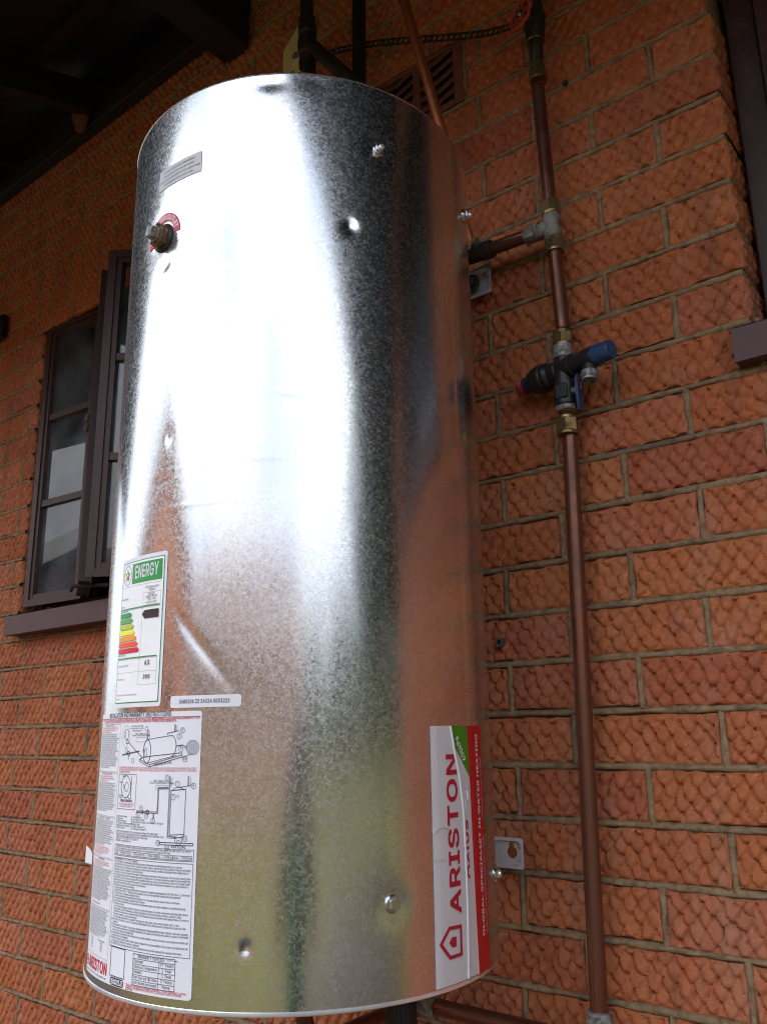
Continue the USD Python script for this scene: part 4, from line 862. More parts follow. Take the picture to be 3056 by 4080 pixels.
for i, t in enumerate(("EXPANSION", "RELIEF")):
    gv_, gf_, gw_ = glyphs(t, True, 44); sc_ = .0016
    a_, u_, w_ = frame_of(-va_)
    ang = -math.pi / 2 + (gv_[:, 0] - gw_ / 2) * sc_ / .0158
    # lettering wraps round the band, on the side towards the viewer
    side = V(0, -1, .25); side -= a_ * (side @ a_); side /= np.linalg.norm(side); per = np.cross(a_, side)
    aa = (gv_[:, 0] - gw_ / 2) * sc_ / .0155
    tpos = .0935 + i * .0042 + gv_[:, 1] * sc_
    rad = .0158 - (tpos - .0905) * .11
    bw.append((VC + a_ * tpos[:, None] + rad[:, None] * (np.cos(aa)[:, None] * side + np.sin(aa)[:, None] * per), gf_))
obj(valve, "band_lettering", join(*bw), "ink_white", False)
obj(valve, "right_housing", join(lathe([(.0225, .0165), (.044, .0165), (.048, .0185), (.067, .0185), (.070, .0165)], VC, va_, 28), lathe([(0, .0125), (.030, .0120)], VC + va_ * .056, (0, -.15, -1), 22)), "black_valve", 35)
rc = obj(valve, "right_cap", lathe([(.069, .0178), (.074, .0182), (.084, .0168), (.100, .0158), (.1025, .0145), (.1025, .0085)], VC, va_, 30), "blue_plastic", 35)
obj(rc, "cap_recess", lathe([(.1020, .0088), (.1030, .0090), (.0985, .0070), (.0985, .001)], VC, va_, 24), "navy_plastic", 35)
obj(rc, "cap_grip", join(*[box(VC + va_ * .074 + V(-.001, -.001, -.001), VC + va_ * .076 + V(.001, .001, .001)) for _ in range(1)], *[bow(VC + va_ * .082 + .0158 * (math.cos(t) * V(.242, .9703, 0) + math.sin(t) * V(0, 0, 1)), VC + va_ * .0985 + .0152 * (math.cos(t) * V(.242, .9703, 0) + math.sin(t) * V(0, 0, 1)), .006, .0022, math.cos(t) * V(.242, .9703, 0) + math.sin(t) * V(0, 0, 1)) for t in np.arange(6) / 6 * 2 * np.pi]), "blue_plastic", 30)
dn = V(0, -.15, -1) / np.linalg.norm(V(0, -.15, -1)); dno = VC + va_ * .056 + dn * .026
obj(valve, "drain_nut", lathe([(0, .0135), (.0015, .0152), (.0125, .0152), (.013, .0138), (.0175, .0132), (.0175, .0105), (.012, .0100), (.012, .001)], dno, dn, 24), "grey_nut_metal", 30)
obj(valve, "top_coupling", lathe([(.020, .0175), (.022, .0185), (.034, .0185), (.036, .0172), (.047, .0172)], VC, vu, 28), "grey_nut_metal", 35)
coupling(valve, VC + vu * .046, vu, .022, .0185)
coupling(valve, VC - vu * .118, vu, .026, .0195)
obj(valve, "brass_thread", lathe([(-.094, .0140)] + [(-.094 + .0022 * k_ + d_, .0140 - .0012 * (d_ > 0)) for k_ in range(7) for d_ in (0.0, .0011)] + [(-.076, .0140)], VC, vu, 28), "brass_fitting", 50)
obj(valve, "grey_collar", lathe([(-.078, .0165), (-.076, .0182), (-.069, .0182), (-.067, .0172)], VC, vu, 6, .3), "grey_nut_metal", 30)
lv = VC + V(.0215, -.006, -.046)
lvp = trimesh.convex.convex_hull(np.array([lv + V(x, y, z) for z, wy in ((.026, .006), (.018, .011), (-.005, .012), (-.030, .008), (-.040, .005)) for x in (.004, .0095 if -.03 < z < .02 else .008) for y in (-wy, wy)]))
lev = obj(valve, "lever", (np.array(lvp.vertices), np.array(lvp.faces)), "blue_plastic", 30)
obj(lev, "lever_stem", lathe([(-.012, .006), (.004, .006), (.005, .004)], lv, (1, -.1, 0), 16), "grey_nut_metal", 30)
lt = glyphs("1/0", True, 44)
obj(lev, "lever_mark", (lv + np.stack([.0098 + 0 * lt[0][:, 0], (-lt[0][:, 1] + .5) * .0055 * 1, (.012 - lt[0][:, 0] * .0055)], -1) * V(1, 1, 1), lt[1]), "ink_white", False)
# bottom of the riser: nut, elbow and the pipe back to the tank
bn = coupling(riser, PD + V(0, 0, -.012), (PC - PD), .022, .0205, "grey_nut_metal", "bottom_nut")
HP0, HP1 = V(-.6225, -.05, .998), V(-.945, -.05, 1.0)
obj(riser, "bottom_elbow", sweep(smooth_path([PD + V(0, 0, -.002), PD + V(0, 0, -.02), HP0 + V(-.012, 0, 0), HP0 + V(-.034, 0, 0)], 6), .0155, 20), "grey_nut_metal", 40)
obj(riser, "bottom_pipe", rod(HP0 + V(-.03, 0, 0), HP1, RP * 1.03, 24), "copper_pipe", True)
tx = glyphs("VQQCT-SQ   JS/2003A", True, 44)
aa = -1.05 + .0  # print on the pipe's underside front
uu = tx[0] * .0062; ang = (uu[:, 1] - .003) / (RP * 1.04) - .05
obj(riser, "pipe_lettering", (np.stack([-.735 + uu[:, 0], -.05 - RP * 1.045 * np.cos(ang), 1.0 + RP * 1.045 * np.sin(ang)], -1), tx[1]), "ink_black", False)
obj(riser, "bottom_fitting", join(lathe([(-.03, .0165), (-.026, .0185), (-.004, .0185), (0, .016), (.03, .016)], HP1, (-1, 0, 0), 22), lathe([(0, .0155), (.06, .0155), (.062, .0175), (.09, .0175)], HP1 + V(-.014, 0, 0), (0, -1, .0), 22)), "verdigris_fitting", 35)
obj(riser, "tank_pipe", sweep(smooth_path([HP1 + V(-.014, -.08, 0), HP1 + V(-.014, -.22, 0), V(-.955, -.31, 1.01), V(-.955, -.33, 1.06), V(-.955, -.33, 1.16)], 6), RP, 20), "copper_pipe", True)
# black drain fitting below the tank
drn = thing("drain_fitting", "black ribbed plastic drain fitting under the tank's bottom edge", "fitting", (-.742, -.37, 1.15))
obj(drn, "drain_body", lathe([(0, .017), (.03, .017), (.032, .0195), (.085, .0195), (.09, .017), (.20, .017)], V(-.742, -.37, 1.162), (0, 0, -1), 28), "black_pipe", 35)
obj(drn, "drain_rib", join(*[bow(V(-.742, -.37, 1.128) + .0195 * V(math.cos(t), math.sin(t), 0), V(-.742, -.37, 1.08) + .0195 * V(math.cos(t), math.sin(t), 0), .0022, .0016, V(math.cos(t), math.sin(t), 0)) for t in np.arange(24) / 24 * 6.283]), "black_pipe", 30)
obj(drn, "pale_ring", lathe([(.0315, .0197), (.0320, .0203), (.0332, .0203), (.0337, .0197)], V(-.742, -.37, 1.162), (0, 0, -1), 28), "white_paper", 40)

# ------------------------------------------------------------------ things above and behind the tank
p0, p1 = at(775, -40, -.07), at(776, 175, -.07)
bp = thing("black_pipe", "straight black plastic pipe rising behind the tank's top", "pipe", p1)
obj(bp, "pipe_run", rod(p1 + (p1 - p0) * 1.2, p0, .0165, 22), "black_pipe", True); obj(bp, "pipe_socket", lathe([(0, .0165), (.001, .0188), (.05, .0188), (.052, .0165)], p0 + (p0 - p1) * .05, p0 - p1, 22), "black_pipe", 35)
q0, q1 = at(661, -40, -.10), at(667, 175, -.10); qa = (q0 - q1) / np.linalg.norm(q0 - q1)
vp = thing("vent_pipe", "dark corroded vent pipe with bulging fittings and a slanting branch behind the tank", "pipe", q1)
obj(vp, "pipe_run", rod(q1 - qa * .3, q0, .0165, 22), "dark_steel_fitting", True)
fz = lambda y: at(664, y, -.10)
obj(vp, "socket_fitting", join(lathe([(-.02, .0185), (-.016, .0225), (.012, .0225), (.016, .0205), (.03, .0205), (.034, .0175)], fz(62), qa, 24)), "dark_steel_fitting", 35)
obj(vp, "branch_fitting", join(lathe([(-.030, .018), (-.026, .0225), (-.014, .0235), (.004, .0245), (.018, .0225), (.022, .018)], fz(98), qa, 24), lathe([(-.012, .0205), (.006, .0205), (.009, .0175)], fz(136), qa, 24)), "dark_steel_fitting", 35)
b0, b1 = at(668, 92, -.10), at(765, 178, -.13)
obj(vp, "slanting_branch", rod(b0, b1 + (b1 - b0) * .6, .0165, 20), "dark_steel_fitting", True)
z0 = [at(632, 76, -.02), at(613, 110, -.02), at(610, 190, -.02), at(660, 190, -.02), at(660, 40, -.02), at(651, 45, -.02)]
zp_ = thing("zinc_plate", "pale yellowish pressed metal plate on the wall behind the vent pipe", "plate", z0[1])
from shapely.geometry import Polygon as _Pg, Point as _Pt, box as _bx
from shapely import affinity as _af
zpg = _Pg([(p[0], p[2]) for p in z0])
for hx, hy in ((648, 98), (632, 155), (654, 80)):
    c = at(hx, hy, -.02); zpg = zpg.difference(_Pt(c[0], c[2]).buffer(.006))
zm = trimesh.creation.extrude_polygon(zpg, .003, engine="earcut")
obj(zp_, "plate", (np.array(zm.vertices)[:, [0, 2, 1]] * V(1, -1, 1) + V(0, -.018, 0), np.array(zm.faces)), "yellow_zinc", 30)
for i, (hx, hy) in enumerate(((640, 106), (637, 128))):
    c = at(hx, hy, -.024); obj(zp_, "pressed_rib", bow(c + V(-.022, 0, -.012), c + V(.024, 0, .016), .012, .008, (0, -1, .2)), "yellow_zinc", 30)
c = at(639, 120, -.026); obj(zp_, "screw_head", lathe([(0, .010), (.004, .009), (.006, .004)], c, (0, -1, 0), 16), "grey_nut_metal", 40)
# bright copper pipe slanting down to the tank
k0, k1 = at(862, -40, -.16), at(955, 285, -.10)
cp = thing("overflow_pipe", "bright copper pipe slanting down to the tank's upper right edge", "pipe", k1)
obj(cp, "pipe_run", rod(k0, k1 + (k1 - k0) * .25, .0108, 24), "bright_copper", True)
obj(cp, "pipe_joint", lathe([(0, .0109), (.001, .0128), (.03, .0128), (.031, .0109)], k0 + (k1 - k0) * .05, k1 - k0, 24), "copper_pipe", 35)
# perforated strap
st = smooth_path([at(x, y, Y) for x, y, Y in ((672, 128, -.06), (700, 118, -.05), (740, 105, -.045), (790, 95, -.045), (860, 87, -.045), (950, 80, -.04), (1020, 74, -.04), (1070, 65, -.05), (1116, 50, -.075))], 14)
strap = thing("perforated_strap", "thin rusty perforated metal strap strung from the red wheel to the vent pipe", "strap", st[-1])
seg = np.linalg.norm(np.diff(st, axis=0), axis=1); cl = np.r_[0, np.cumsum(seg)]
dist = np.arange(0, cl[-1], .0022); sp_ = np.stack([np.interp(dist, cl, st[:, k_]) for k_ in range(3)], -1)
tg = np.gradient(sp_, axis=0); tg /= np.linalg.norm(tg, axis=1)[:, None]; upv = np.cross(tg, V(0, 1, 0)); upv *= np.sign(upv[:, 2:3])
hw = .0085; ph = (dist % .0165) / .0165; hh = np.where(np.abs(ph - .5) < .36, .0052 * np.sqrt(np.maximum(0, 1 - ((ph - .5) / .36) ** 2)), 0)
vs = np.stack([sp_ + upv * hw, sp_ + upv * hh[:, None], sp_ - upv * hh[:, None], sp_ - upv * hw], 1); nn = len(sp_)
sv_ = np.concatenate([vs.reshape(-1, 3), vs.reshape(-1, 3) + V(0, .0015, 0)])
sf = []
for i in range(nn - 1):
    for a in (0, 2): sf.append([i * 4 + a, (i + 1) * 4 + a, (i + 1) * 4 + a + 1, i * 4 + a + 1]); sf.append([nn * 4 + i * 4 + a, nn * 4 + (i + 1) * 4 + a, nn * 4 + (i + 1) * 4 + a + 1, nn * 4 + i * 4 + a + 1][::-1])
obj(strap, "strap_band", (sv_, sf), "dark_steel_fitting", False)
# air brick with chevron louvres
x0, x1, z0_, z1_ = AIR
ab = obj(wall, "air_brick", join(box((x0 + .006, -.004, z0_ + .006), (x0 + .040, .008, z1_ - .006), .003), box((x1 - .035, -.004, z0_ + .006), (x1 - .006, .008, z1_ - .006), .003), box((x0 + .04, -.0042, z0_ + .006), (x1 - .035, .008, z0_ + .022), .003), box((x0 + .04, -.0042, z1_ - .020), (x1 - .035, .008, z1_ - .006), .003),
                               box(((x0 + x1) / 2 - .008, -.0038, z0_ + .02), ((x0 + x1) / 2 + .012, .008, z1_ - .018), .002)), "terracotta", 30, label="dark terracotta air brick with two columns of chevron louvres")
for cx0, cx1 in ((x0 + .040, (x0 + x1) / 2 - .008), ((x0 + x1) / 2 + .012, x1 - .035)):
    for kz in range(5):
        z = z0_ + .030 + kz * .028; m_ = cx0 + (cx1 - cx0) * .42
        obj(ab, "louvre", join(bow((cx0, .001, z + .012), (m_, -.001, z), .015, .005, (0, -1, .5)), bow((m_, -.001, z), (cx1, .001, z + .018), .015, .005, (0, -1, .5))), "terracotta", 30)
obj(ab, "dark_back", box((x0 + .03, .0055, z0_ + .01), (x1 - .03, .0078, z1_ - .01)), "black_pipe", False)
# plug in the wall, drilled hole
wpz = at(1082, 1389, -.006)
wp = thing("wall_plug", "small grey anchor plug sticking out of a brick beside the tank", "wall plug", wpz)
obj(wp, "plug_ring", lathe([(-.02, .0085), (.006, .0085), (.0078, .0075), (.0078, .0045), (-.002, .0042), (-.002, .0005)], wpz, (0, -1, 0), 20), "rubber_plug", 35)
obj(wp, "plug_core", lathe([(-.006, .003), (.003, .0028), (.0042, .002)], wpz, (.1, -1, 0), 12), "dark_steel_fitting", 35)
hz = at(1221, 178, -.004)
tag(stage.GetPrimAtPath(obj(None, "drill_hole_cap", lathe([(-.01, .006), (.002, .006), (.003, .0045), (.001, .002)], hz, (0, -1, 0), 16), "black_pipe", 35)), "tiny dark round plug in the mortar right of the top pipe", "plug")

# ------------------------------------------------------------------ windows
def sash(win, o, ux, w, z0, z1, name, label=None, bars=2, t=.030, sw=.030):
    """a steel casement: o = hinge foot (x, y), ux = unit direction along its width"""
    ux = V(*ux, 0) / np.linalg.norm(ux); n = V(ux[1], -ux[0], 0)
    def bar(a0, a1, b0, b1, y0=-t / 2, y1=t / 2):
        c = [V(o[0], o[1], 0) + ux * a + n * y + V(0, 0, b) for a in (a0, a1) for b in (b0, b1) for y in (y0, y1)]
        h = trimesh.convex.convex_hull(np.array(c)); return np.array(h.vertices), np.array(h.faces)
    L = lambda a0, a1, b0, b1, vert, inner: join(bar(a0, a1, b0, b1, -.004, t / 2), bar(*(inner), -t / 2, -.003))
    p = obj(win, name, join(bar(0, sw, z0, z1), bar(w - sw, w, z0, z1), bar(sw, w - sw, z1 - sw, z1, -t / 2 + .001, t / 2 - .001), bar(sw, w - sw, z0, z0 + sw, -t / 2 + .001, t / 2 - .001),
                            bar(-.008, sw * .5, z0 - .006, z1 + .006, -t / 2 - .004, -t / 2), bar(w - sw * .5, w + .008, z0 - .006, z1 + .006, -t / 2 - .004, -t / 2), bar(0, w, z1 - sw * .5, z1 + .006, -t / 2 - .0035, -t / 2 - .0005), bar(0, w, z0 - .006, z0 + sw * .5, -t / 2 - .0035, -t / 2 - .0005)), "frame_paint", 25, label=label)
    hs_ = (z1 - z0 - 2 * sw) / (bars + 1)
    for k_ in range(1, bars + 1):
        z = z0 + sw + hs_ * k_; obj(p, "glazing_bar", bar(sw, w - sw, z - .010, z + .010, -t / 2 + .003, t / 2 - .003), "frame_paint", 25)
    for k_ in range(bars + 1):
        zz0 = z0 + sw + hs_ * k_; zz1 = zz0 + hs_
        obj(p, "pane", bar(sw - .004, w - sw + .004, zz0 + (.008 if k_ else -.004), zz1 - (.008 if k_ < bars else -.004), -.002, .002), "window_glass", False)
    return p
def sill(win, x0, x1, zt, depth, label=None):
    y0 = .10
    zf = zt - .016
    v = np.array([[x, y, z] for x in (x0, x1) for y, z in ((-depth, zf - .058), (-depth, zf - .002), (-depth + .004, zf), (y0, zt + .006), (y0, zf - .058))])
    h = trimesh.convex.convex_hull(v)
    p = obj(win, "sill", (np.array(h.vertices), np.array(h.faces)), "sill_paint", 20, label=label)
    top = np.array([[x0 + .002, -depth + .006, zf + .0022], [x1 - .002, -depth + .006, zf + .0022], [x1 - .002, y0, zt + .0075], [x0 + .002, y0, zt + .0075]])
    obj(p, "sill_dust", (top, [[0, 1, 2, 3]]), "sill_top_dust", False)
wl = thing("left_window", "purple-brown steel casement window with opened sashes, half hidden left of the tank", "window", (-2.07, .03, 1.80))
X0, X1 = OPEN[0][0], OPEN[0][1]; YF = .078
for a, b in (((X0 + .004, YF - .02, 1.815), (X0 + .034, YF + .03, 2.795)), ((X1 - .034, YF - .02, 1.815), (X1 - .004, YF + .03, 2.795)), ((X0 + .034, YF - .019, 2.765), (X1 - .034, YF + .029, 2.795)), ((X0 + .034, YF - .019, 1.815), (X1 - .034, YF + .029, 1.838)), ((-2.205, YF - .018, 1.838), (-2.178, YF + .028, 2.765)), ((-1.925, YF - .018, 1.838), (-1.90, YF + .028, 2.765))):
    obj(wl, "frame_bar", box(a, b, .003), "frame_paint", 25)
sash(wl, (-2.204, .040), (-.9976, -.07), .268, 1.838, 2.768, "casement", "left sash standing slightly ajar with three panes")
sash(wl, (-2.188, .020), (.86, -.51), .262, 1.838, 2.745, "casement", "middle sash opened outwards and seen edge-on")
sash(wl, (-1.660, .005), (-.83, -.56), .268, 1.838, 2.745, "casement", "right sash swung open in front of the tank's edge")
sill(wl, -2.478, X1 + .06, 1.815, .052, "purple-brown painted sill with a dusty top")
obj(wl, "hinge", join(*[lathe([(0, .007), (.004, .009), (.022, .009), (.026, .007)], V(-2.212, .012, 2.345 + d_), (0, 0, 1), 14) for d_ in (0, .032)], box((-2.216, .012, 2.335), (-2.200, .028, 2.41))), "sill_paint", 30)
obj(wl, "stay_bar", sweep([V(-2.12, -.055, 1.838), V(-2.02, -.11, 1.832), V(-1.90, -.06, 1.828), V(-1.80, .0, 1.828)], .0055, 8), "dark_timber", 40)
wr = thing("right_window", "dark purple-brown window in the recess at the photograph's right edge", "window", (.28, .03, 2.06))
X0, X1 = OPEN[1][0], OPEN[1][1]
for a, b in (((X0 + .012, .062, 2.075), (X0 + .062, .100, 3.19)), ((X1 - .05, .062, 2.075), (X1 - .005, .100, 3.19)), ((X0 + .062, .063, 2.075), (X1 - .05, .099, 2.115)), ((X0 + .062, .063, 3.15), (X1 - .05, .099, 3.19)), ((.26, .063, 2.115), (.30, .099, 3.15))):
    obj(wr, "frame_bar", box(a, b, .003), "frame_paint", 25)
sash(wr, (X0 + .066, .060), (1, 0), .49, 2.10, 3.165, "casement"); sash(wr, (.302, .060), (1, 0), .49, 2.10, 3.165, "casement")
sill(wr, -.3225, X1 + .06, 2.072, .030, "purple-brown painted sill end with a dusty grey top")
# dark box on the wall at the far left
vb_ = at(8, 705, -.02)
lb = thing("vent_box", "small black vent opening cut off by the photograph's left edge", "vent", vb_)
obj(lb, "vent_frame", join(box(vb_ + V(-.16, -.012, -.045), vb_ + V(.006, .012, .045), .003)), "black_pipe", 30)
for k_ in range(3): obj(lb, "vent_slat", bow(vb_ + V(-.15, -.016, -.025 + .025 * k_), vb_ + V(-.002, -.016, -.025 + .025 * k_), .014, .003, (0, -1, .6)), "black_pipe", 30)

# ------------------------------------------------------------------ the yard behind the photographer, mirrored in the tank
def gable_house(name, label, c, facing, width, length, eave, ridge, wallm, roofm, over=.35, fascia="fascia_white"):
    f = V(*facing) / np.linalg.norm(facing); r = V(-f[1], f[0])
    t = thing(name, label, "house", (c[0], c[1], GZ))
    P = lambda a, b, z: V(c[0] + r[0] * a - f[0] * b, c[1] + r[1] * a - f[1] * b, z)
    hw = width / 2
    v = [P(-hw, 0, GZ - .2), P(hw, 0, GZ - .2), P(hw, 0, eave), P(0, 0, ridge), P(-hw, 0, eave), P(-hw, length, GZ - .2), P(hw, length, GZ - .2), P(hw, length, eave), P(0, length, ridge), P(-hw, length, eave)]
    fs = [[0, 1, 2], [0, 2, 3], [0, 3, 4], [5, 7, 6], [5, 8, 7], [5, 9, 8], [0, 4, 9], [0, 9, 5], [1, 6, 7], [1, 7, 2]]
    obj(t, "wall", (np.array(v), fs), wallm, False)
    sl = (ridge - eave) / hw; up = .06
    for sgn in (-1, 1):
        q_ = [P(0, -over, ridge + up), P(0, length + over, ridge + up), P(sgn * (hw + over), length + over, eave - sl * over + up), P(sgn * (hw + over), -over, eave - sl * over + up)]
        h = trimesh.convex.convex_hull(np.array(q_ + [p + V(0, 0, .10) for p in q_])); obj(t, "roof", (np.array(h.vertices), np.array(h.faces)), roofm, False)
        e = [q_[0] + V(0, 0, -.10), q_[3] + V(0, 0, -.10), q_[3] + V(0, 0, .11), q_[0] + V(0, 0, .11)]
        h = trimesh.convex.convex_hull(np.array([p - V(f[0], f[1], 0) * -d_ for p in e for d_ in (.02, .045)])); obj(t, "fascia", (np.array(h.vertices), np.array(h.faces)), fascia, False)
    for a0 in (-hw * .45, hw * .45):
        wz = GZ + 1.1; cs = [P(a0 + da, -.02, wz + dz) for da in (-.45, .45) for dz in (0, 1.1)]
        h = trimesh.convex.convex_hull(np.array([p + V(f[0], f[1], 0) * d_ for p in cs for d_ in (0, .04)])); w_ = obj(t, "window", (np.array(h.vertices), np.array(h.faces)), "frame_paint", False)
        cs = [P(a0 + da, -.065, wz + dz) for da in (-.4, .4) for dz in (.05, 1.05)]
        obj(w_, "pane", (np.array(cs), [[0, 2, 3, 1]]), "window_glass", False)
    return t
def dirp(az, R): return V(-.93 + R * math.sin(math.radians(az)), -.66 - R * math.cos(math.radians(az)))
c = dirp(-43.5, 7.2)
gable_house("gabled_house", "orange brick gabled house mirrored as a dark peak on the tank's left side", c, -(c - V(-.93, -.66)), 6.0, 7.0, 2.95, 4.65, "far_brick", "roof_brown")
c = dirp(-20, 23)
tv_ = dirp(46, 23) - c; tv_ /= np.linalg.norm(tv_)
gable_house("brown_house", "low brown-roofed house mirrored as a brownish haze across the tank's middle", c, -tv_, 8.0, 23.0, 3.0, 5.9, "brown_plaster", "roof_brown")
def tree(name, label, x, y, H, R, nleaf, leafm, seed):
    rg_ = np.random.default_rng(seed)
    t = thing(name, label, "tree", (x, y, GZ), "trees across the yard")
    base = V(x, y, GZ)
    tr = [sweep(smooth_path([base, base + V(.05, .03, H * .25), base + V(.1, -.05, H * .55), base + V(0, 0, H * .85)], 5), np.linspace(.045 * H * .5, .012 * H, 16), 10)]
    for _ in range(8):
        a = rg_.uniform(0, 6.28); z = H * rg_.uniform(.35, .65); e = base + V(math.cos(a) * R * .7, math.sin(a) * R * .7, z + H * .2)
        tr.append(sweep([base + V(.05, 0, z), (base + V(.05, 0, z) + e) / 2 + V(0, 0, .1), e], np.linspace(.012 * H, .004 * H, 3), 6))
    obj(t, "trunk", join(*tr), "bark", 40)
    cl = [(base + V(*(rg_.normal(0, .45, 2) * R), H * rg_.uniform(.48, .9)), R * rg_.uniform(.3, .55)) for _ in range(16)]
    which = rg_.integers(0, len(cl), nleaf); d = rg_.normal(0, 1, (nleaf, 3)); d /= np.linalg.norm(d, axis=1)[:, None]
    P_ = np.array([cl[i][0] for i in which]) + d * np.array([cl[i][1] for i in which])[:, None] * rg_.uniform(.3, 1, nleaf)[:, None] ** .4
    a = rg_.normal(0, 1, (nleaf, 3)); a /= np.linalg.norm(a, axis=1)[:, None]; b = np.cross(a, rg_.normal(0, 1, (nleaf, 3))); b /= np.linalg.norm(b, axis=1)[:, None]
    s_ = (.10 + .08 * rg_.random(nleaf))[:, None] * (H / 6)
    v = np.stack([P_ - a * s_, P_ + b * s_ * .45, P_ + a * s_, P_ - b * s_ * .45], 1).reshape(-1, 3)
    obj(t, "crown", (v, np.arange(nleaf * 4).reshape(-1, 4)), leafm, False)
trees = [(92, 9.5, 6.2, 2.2, "leaf_green", "tall dark green tree mirrored in the tank right of the bright strip"), (101, 9, 6.8, 2.4, "leaf_green", "bushy green tree mirrored close to the tank's brick-coloured side"),
         (68, 19, 4.6, 2.0, "leaf_olive", "small olive tree mirrored low in the tank's bright strip"), (109, 7.5, 6.4, 2.0, "leaf_green", "dense green tree beside the house corner, mirrored in the tank's dark band"), (52, 24, 4.6, 2.2, "leaf_olive", "distant olive tree mirrored behind the photographer's reflection"),
         (2, 26, 5.0, 2.6, "leaf_olive", "distant olive tree mirrored between the two houses")]
for i, (az, R, H, cr, lm, lab) in enumerate(trees):
    x, y = dirp(az, R); tree("tree", lab, x, y, H, cr, 7000, lm, 20 + i)

rb = np.random.default_rng(77); nl = 26000
az_ = rb.uniform(-75, 112, nl); R_ = rb.uniform(34, 44, nl); top = 4.2 + 2.6 * meshkit.fbm(np.stack([az_ * .22, 0 * az_, 0 * az_], -1), 3, 4)
cz = GZ + top * rb.uniform(0, 1, nl) ** .7
cP = np.stack([-.93 + R_ * np.sin(np.radians(az_)), -.66 - R_ * np.cos(np.radians(az_)), cz], -1)
a = rb.normal(0, 1, (nl, 3)); a /= np.linalg.norm(a, axis=1)[:, None]; b = np.cross(a, rb.normal(0, 1, (nl, 3))); b /= np.linalg.norm(b, axis=1)[:, None]
sz_ = rb.uniform(.25, .6, nl)[:, None]
obj(None, "distant_wood", (np.stack([cP - a * sz_, cP + b * sz_ * .6, cP + a * sz_, cP - b * sz_ * .6], 1).reshape(-1, 3), np.arange(nl * 4).reshape(-1, 4)), "leaf_olive", False, label="distant olive-green belt of trees mirrored low in the tank along the horizon", cat="trees", kind="stuff")

# ------------------------------------------------------------------ the photographer
import manifold3d as m3
def ball(p, r): return m3.Manifold.sphere(r, 14).translate(tuple(map(float, p)))
def bone(a, b, ra, rb): return m3.Manifold.batch_hull([ball(a, ra), ball(b, rb)])
def limb(pts): return m3.Manifold.batch_boolean([bone(a, b, ra, rb) for (a, ra), (b, rb) in zip(pts[:-1], pts[1:])], m3.OpType.Add)
fwd = V(-.69, .72, 0); fwd /= np.linalg.norm(fwd); rt = V(fwd[1], -fwd[0], 0)
PB0 = CAM + V(.24, -.27, 0); PB0[2] = GZ
HT = 1.56
B = lambda s_, f_, z: PB0 + rt * s_ + fwd * f_ + V(0, 0, z)
person = thing("person", "person in a green shirt and dark trousers holding up a phone, mirrored in the tank", "person", PB0)
ph_c = CAM - fwd * .012
parts_t = [limb([(B(0, 0, .84), .125), (B(0, -.01, 1.02), .115), (B(0, 0, 1.18), .13), (B(0, -.01, 1.27), .085)]), limb([(B(-.155, -.01, 1.25), .055), (B(.155, -.01, 1.25), .055)])]
hands, sleeves = [], []
for sg in (-1, 1):
    sh, el_, wr_ = B(sg * .165, 0, 1.245), B(sg * .22, .13, 1.10), CAM - fwd * .02 + rt * sg * .085 + V(0, 0, -.06)
    parts_t.append(limb([(sh, .055), (sh + (el_ - sh) * .7, .050)]))
    palm = CAM - fwd * .012 + rt * sg * .082 + V(0, 0, -.02)
    arm = [limb([(sh + (el_ - sh) * .5, .042), (el_, .040), (wr_, .027), (palm, .028)])]
    for k_ in range(4):
        f0 = palm + V(0, 0, .022 - .016 * k_); arm.append(limb([(f0, .0095), (f0 + fwd * .014 - rt * sg * .006, .009), (f0 + fwd * .012 - rt * sg * .022, .008)]))
    arm.append(limb([(palm - fwd * .01 - V(0, 0, .015), .011), (palm - fwd * .022 - rt * sg * .02, .0095), (palm - fwd * .018 - rt * sg * .038, .0085)]))
    hands.append(m3.Manifold.batch_boolean(arm, m3.OpType.Add))
def soft(m, ln=.012, it=8):
    m = m.refine_to_length(ln); mm = m.to_mesh(); t = trimesh.Trimesh(np.array(mm.vert_properties[:, :3]), np.array(mm.tri_verts)); trimesh.smoothing.filter_taubin(t, iterations=it); return t
hd = B(0, .03, HT - .125)
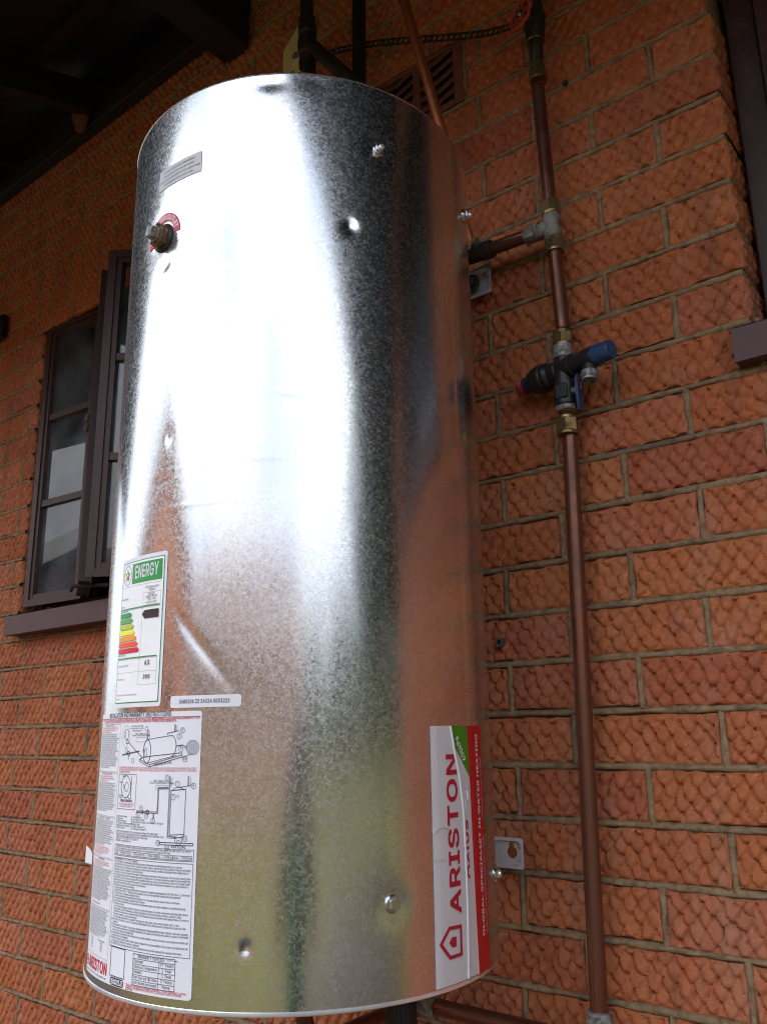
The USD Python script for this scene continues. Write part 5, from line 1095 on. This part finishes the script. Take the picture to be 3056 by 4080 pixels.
head = m3.Manifold.batch_boolean([m3.Manifold.batch_hull([ball(hd + V(0, 0, .035), .080), ball(hd - fwd * .02 + V(0, 0, .02), .082), ball(hd + fwd * .035 + V(0, 0, -.045), .052), ball(hd + fwd * .045 + V(0, 0, -.085), .030)]), bone(B(0, 0, 1.24), hd, .052, .050),
                                 bone(hd + fwd * .085 + V(0, 0, .01), hd + fwd * .105 + V(0, 0, -.030), .010, .014), bone(hd + rt * .078, hd + rt * .078 + V(0, 0, -.03), .014, .010), bone(hd - rt * .078, hd - rt * .078 + V(0, 0, -.03), .014, .010),
                                 bone(hd + fwd * .078 - rt * .018 + V(0, 0, -.062), hd + fwd * .078 + rt * .018 + V(0, 0, -.062), .009, .009)] + hands, m3.OpType.Add)
obj(person, "body", soft(head, .010, 6), "skin", True)
obj(person, "shirt", soft(m3.Manifold.batch_boolean(parts_t, m3.OpType.Add), .02, 6), "green_shirt", True)
legs = [limb([(B(0, 0, .86), .128), (B(0, 0, .80), .13)])]
for sg in (-1, 1): legs.append(limb([(B(sg * .08, 0, .80), .095), (B(sg * .095, .015, .45), .062), (B(sg * .10, -.01, .10), .050)]))
obj(person, "trousers", soft(m3.Manifold.batch_boolean(legs, m3.OpType.Add), .025, 6), "navy_trousers", True)
for sg in (-1, 1): obj(person, "shoe", soft(limb([(B(sg * .10, -.03, .045), .042), (B(sg * .11, .06, .040), .038), (B(sg * .12, .14, .030), .028)]), .02, 3), "shoe", True)
obj(person, "hair", soft(m3.Manifold.batch_hull([ball(hd + V(0, 0, .05) - fwd * .012, .083), ball(hd - fwd * .045 + V(0, 0, .0), .072)]) - m3.Manifold.cube((.3, .3, .3), True).translate(tuple(hd + fwd * .185 + V(0, 0, -.075))), .012, 2), "hair", True)
for sg in (-1, 1): obj(person, "eye", lathe([(-.002, .008), (.002, .007), (.004, .003)], hd + fwd * .078 + rt * sg * .030 + V(0, 0, .002), fwd, 10), "ink_black", True)
phn = thing("phone", "black phone held up by the person, mirrored in the tank", "phone", ph_c)
a0 = ph_c - fwd * .012
pv = np.array([a0 + CR * x + CU * z - CF * y for x in (-.036, .036) for z in (-.125, .03) for y in (0, .008)]); h = trimesh.convex.convex_hull(pv)
obj(phn, "phone_body", (np.array(h.vertices), np.array(h.faces)), "phone_black", 20)
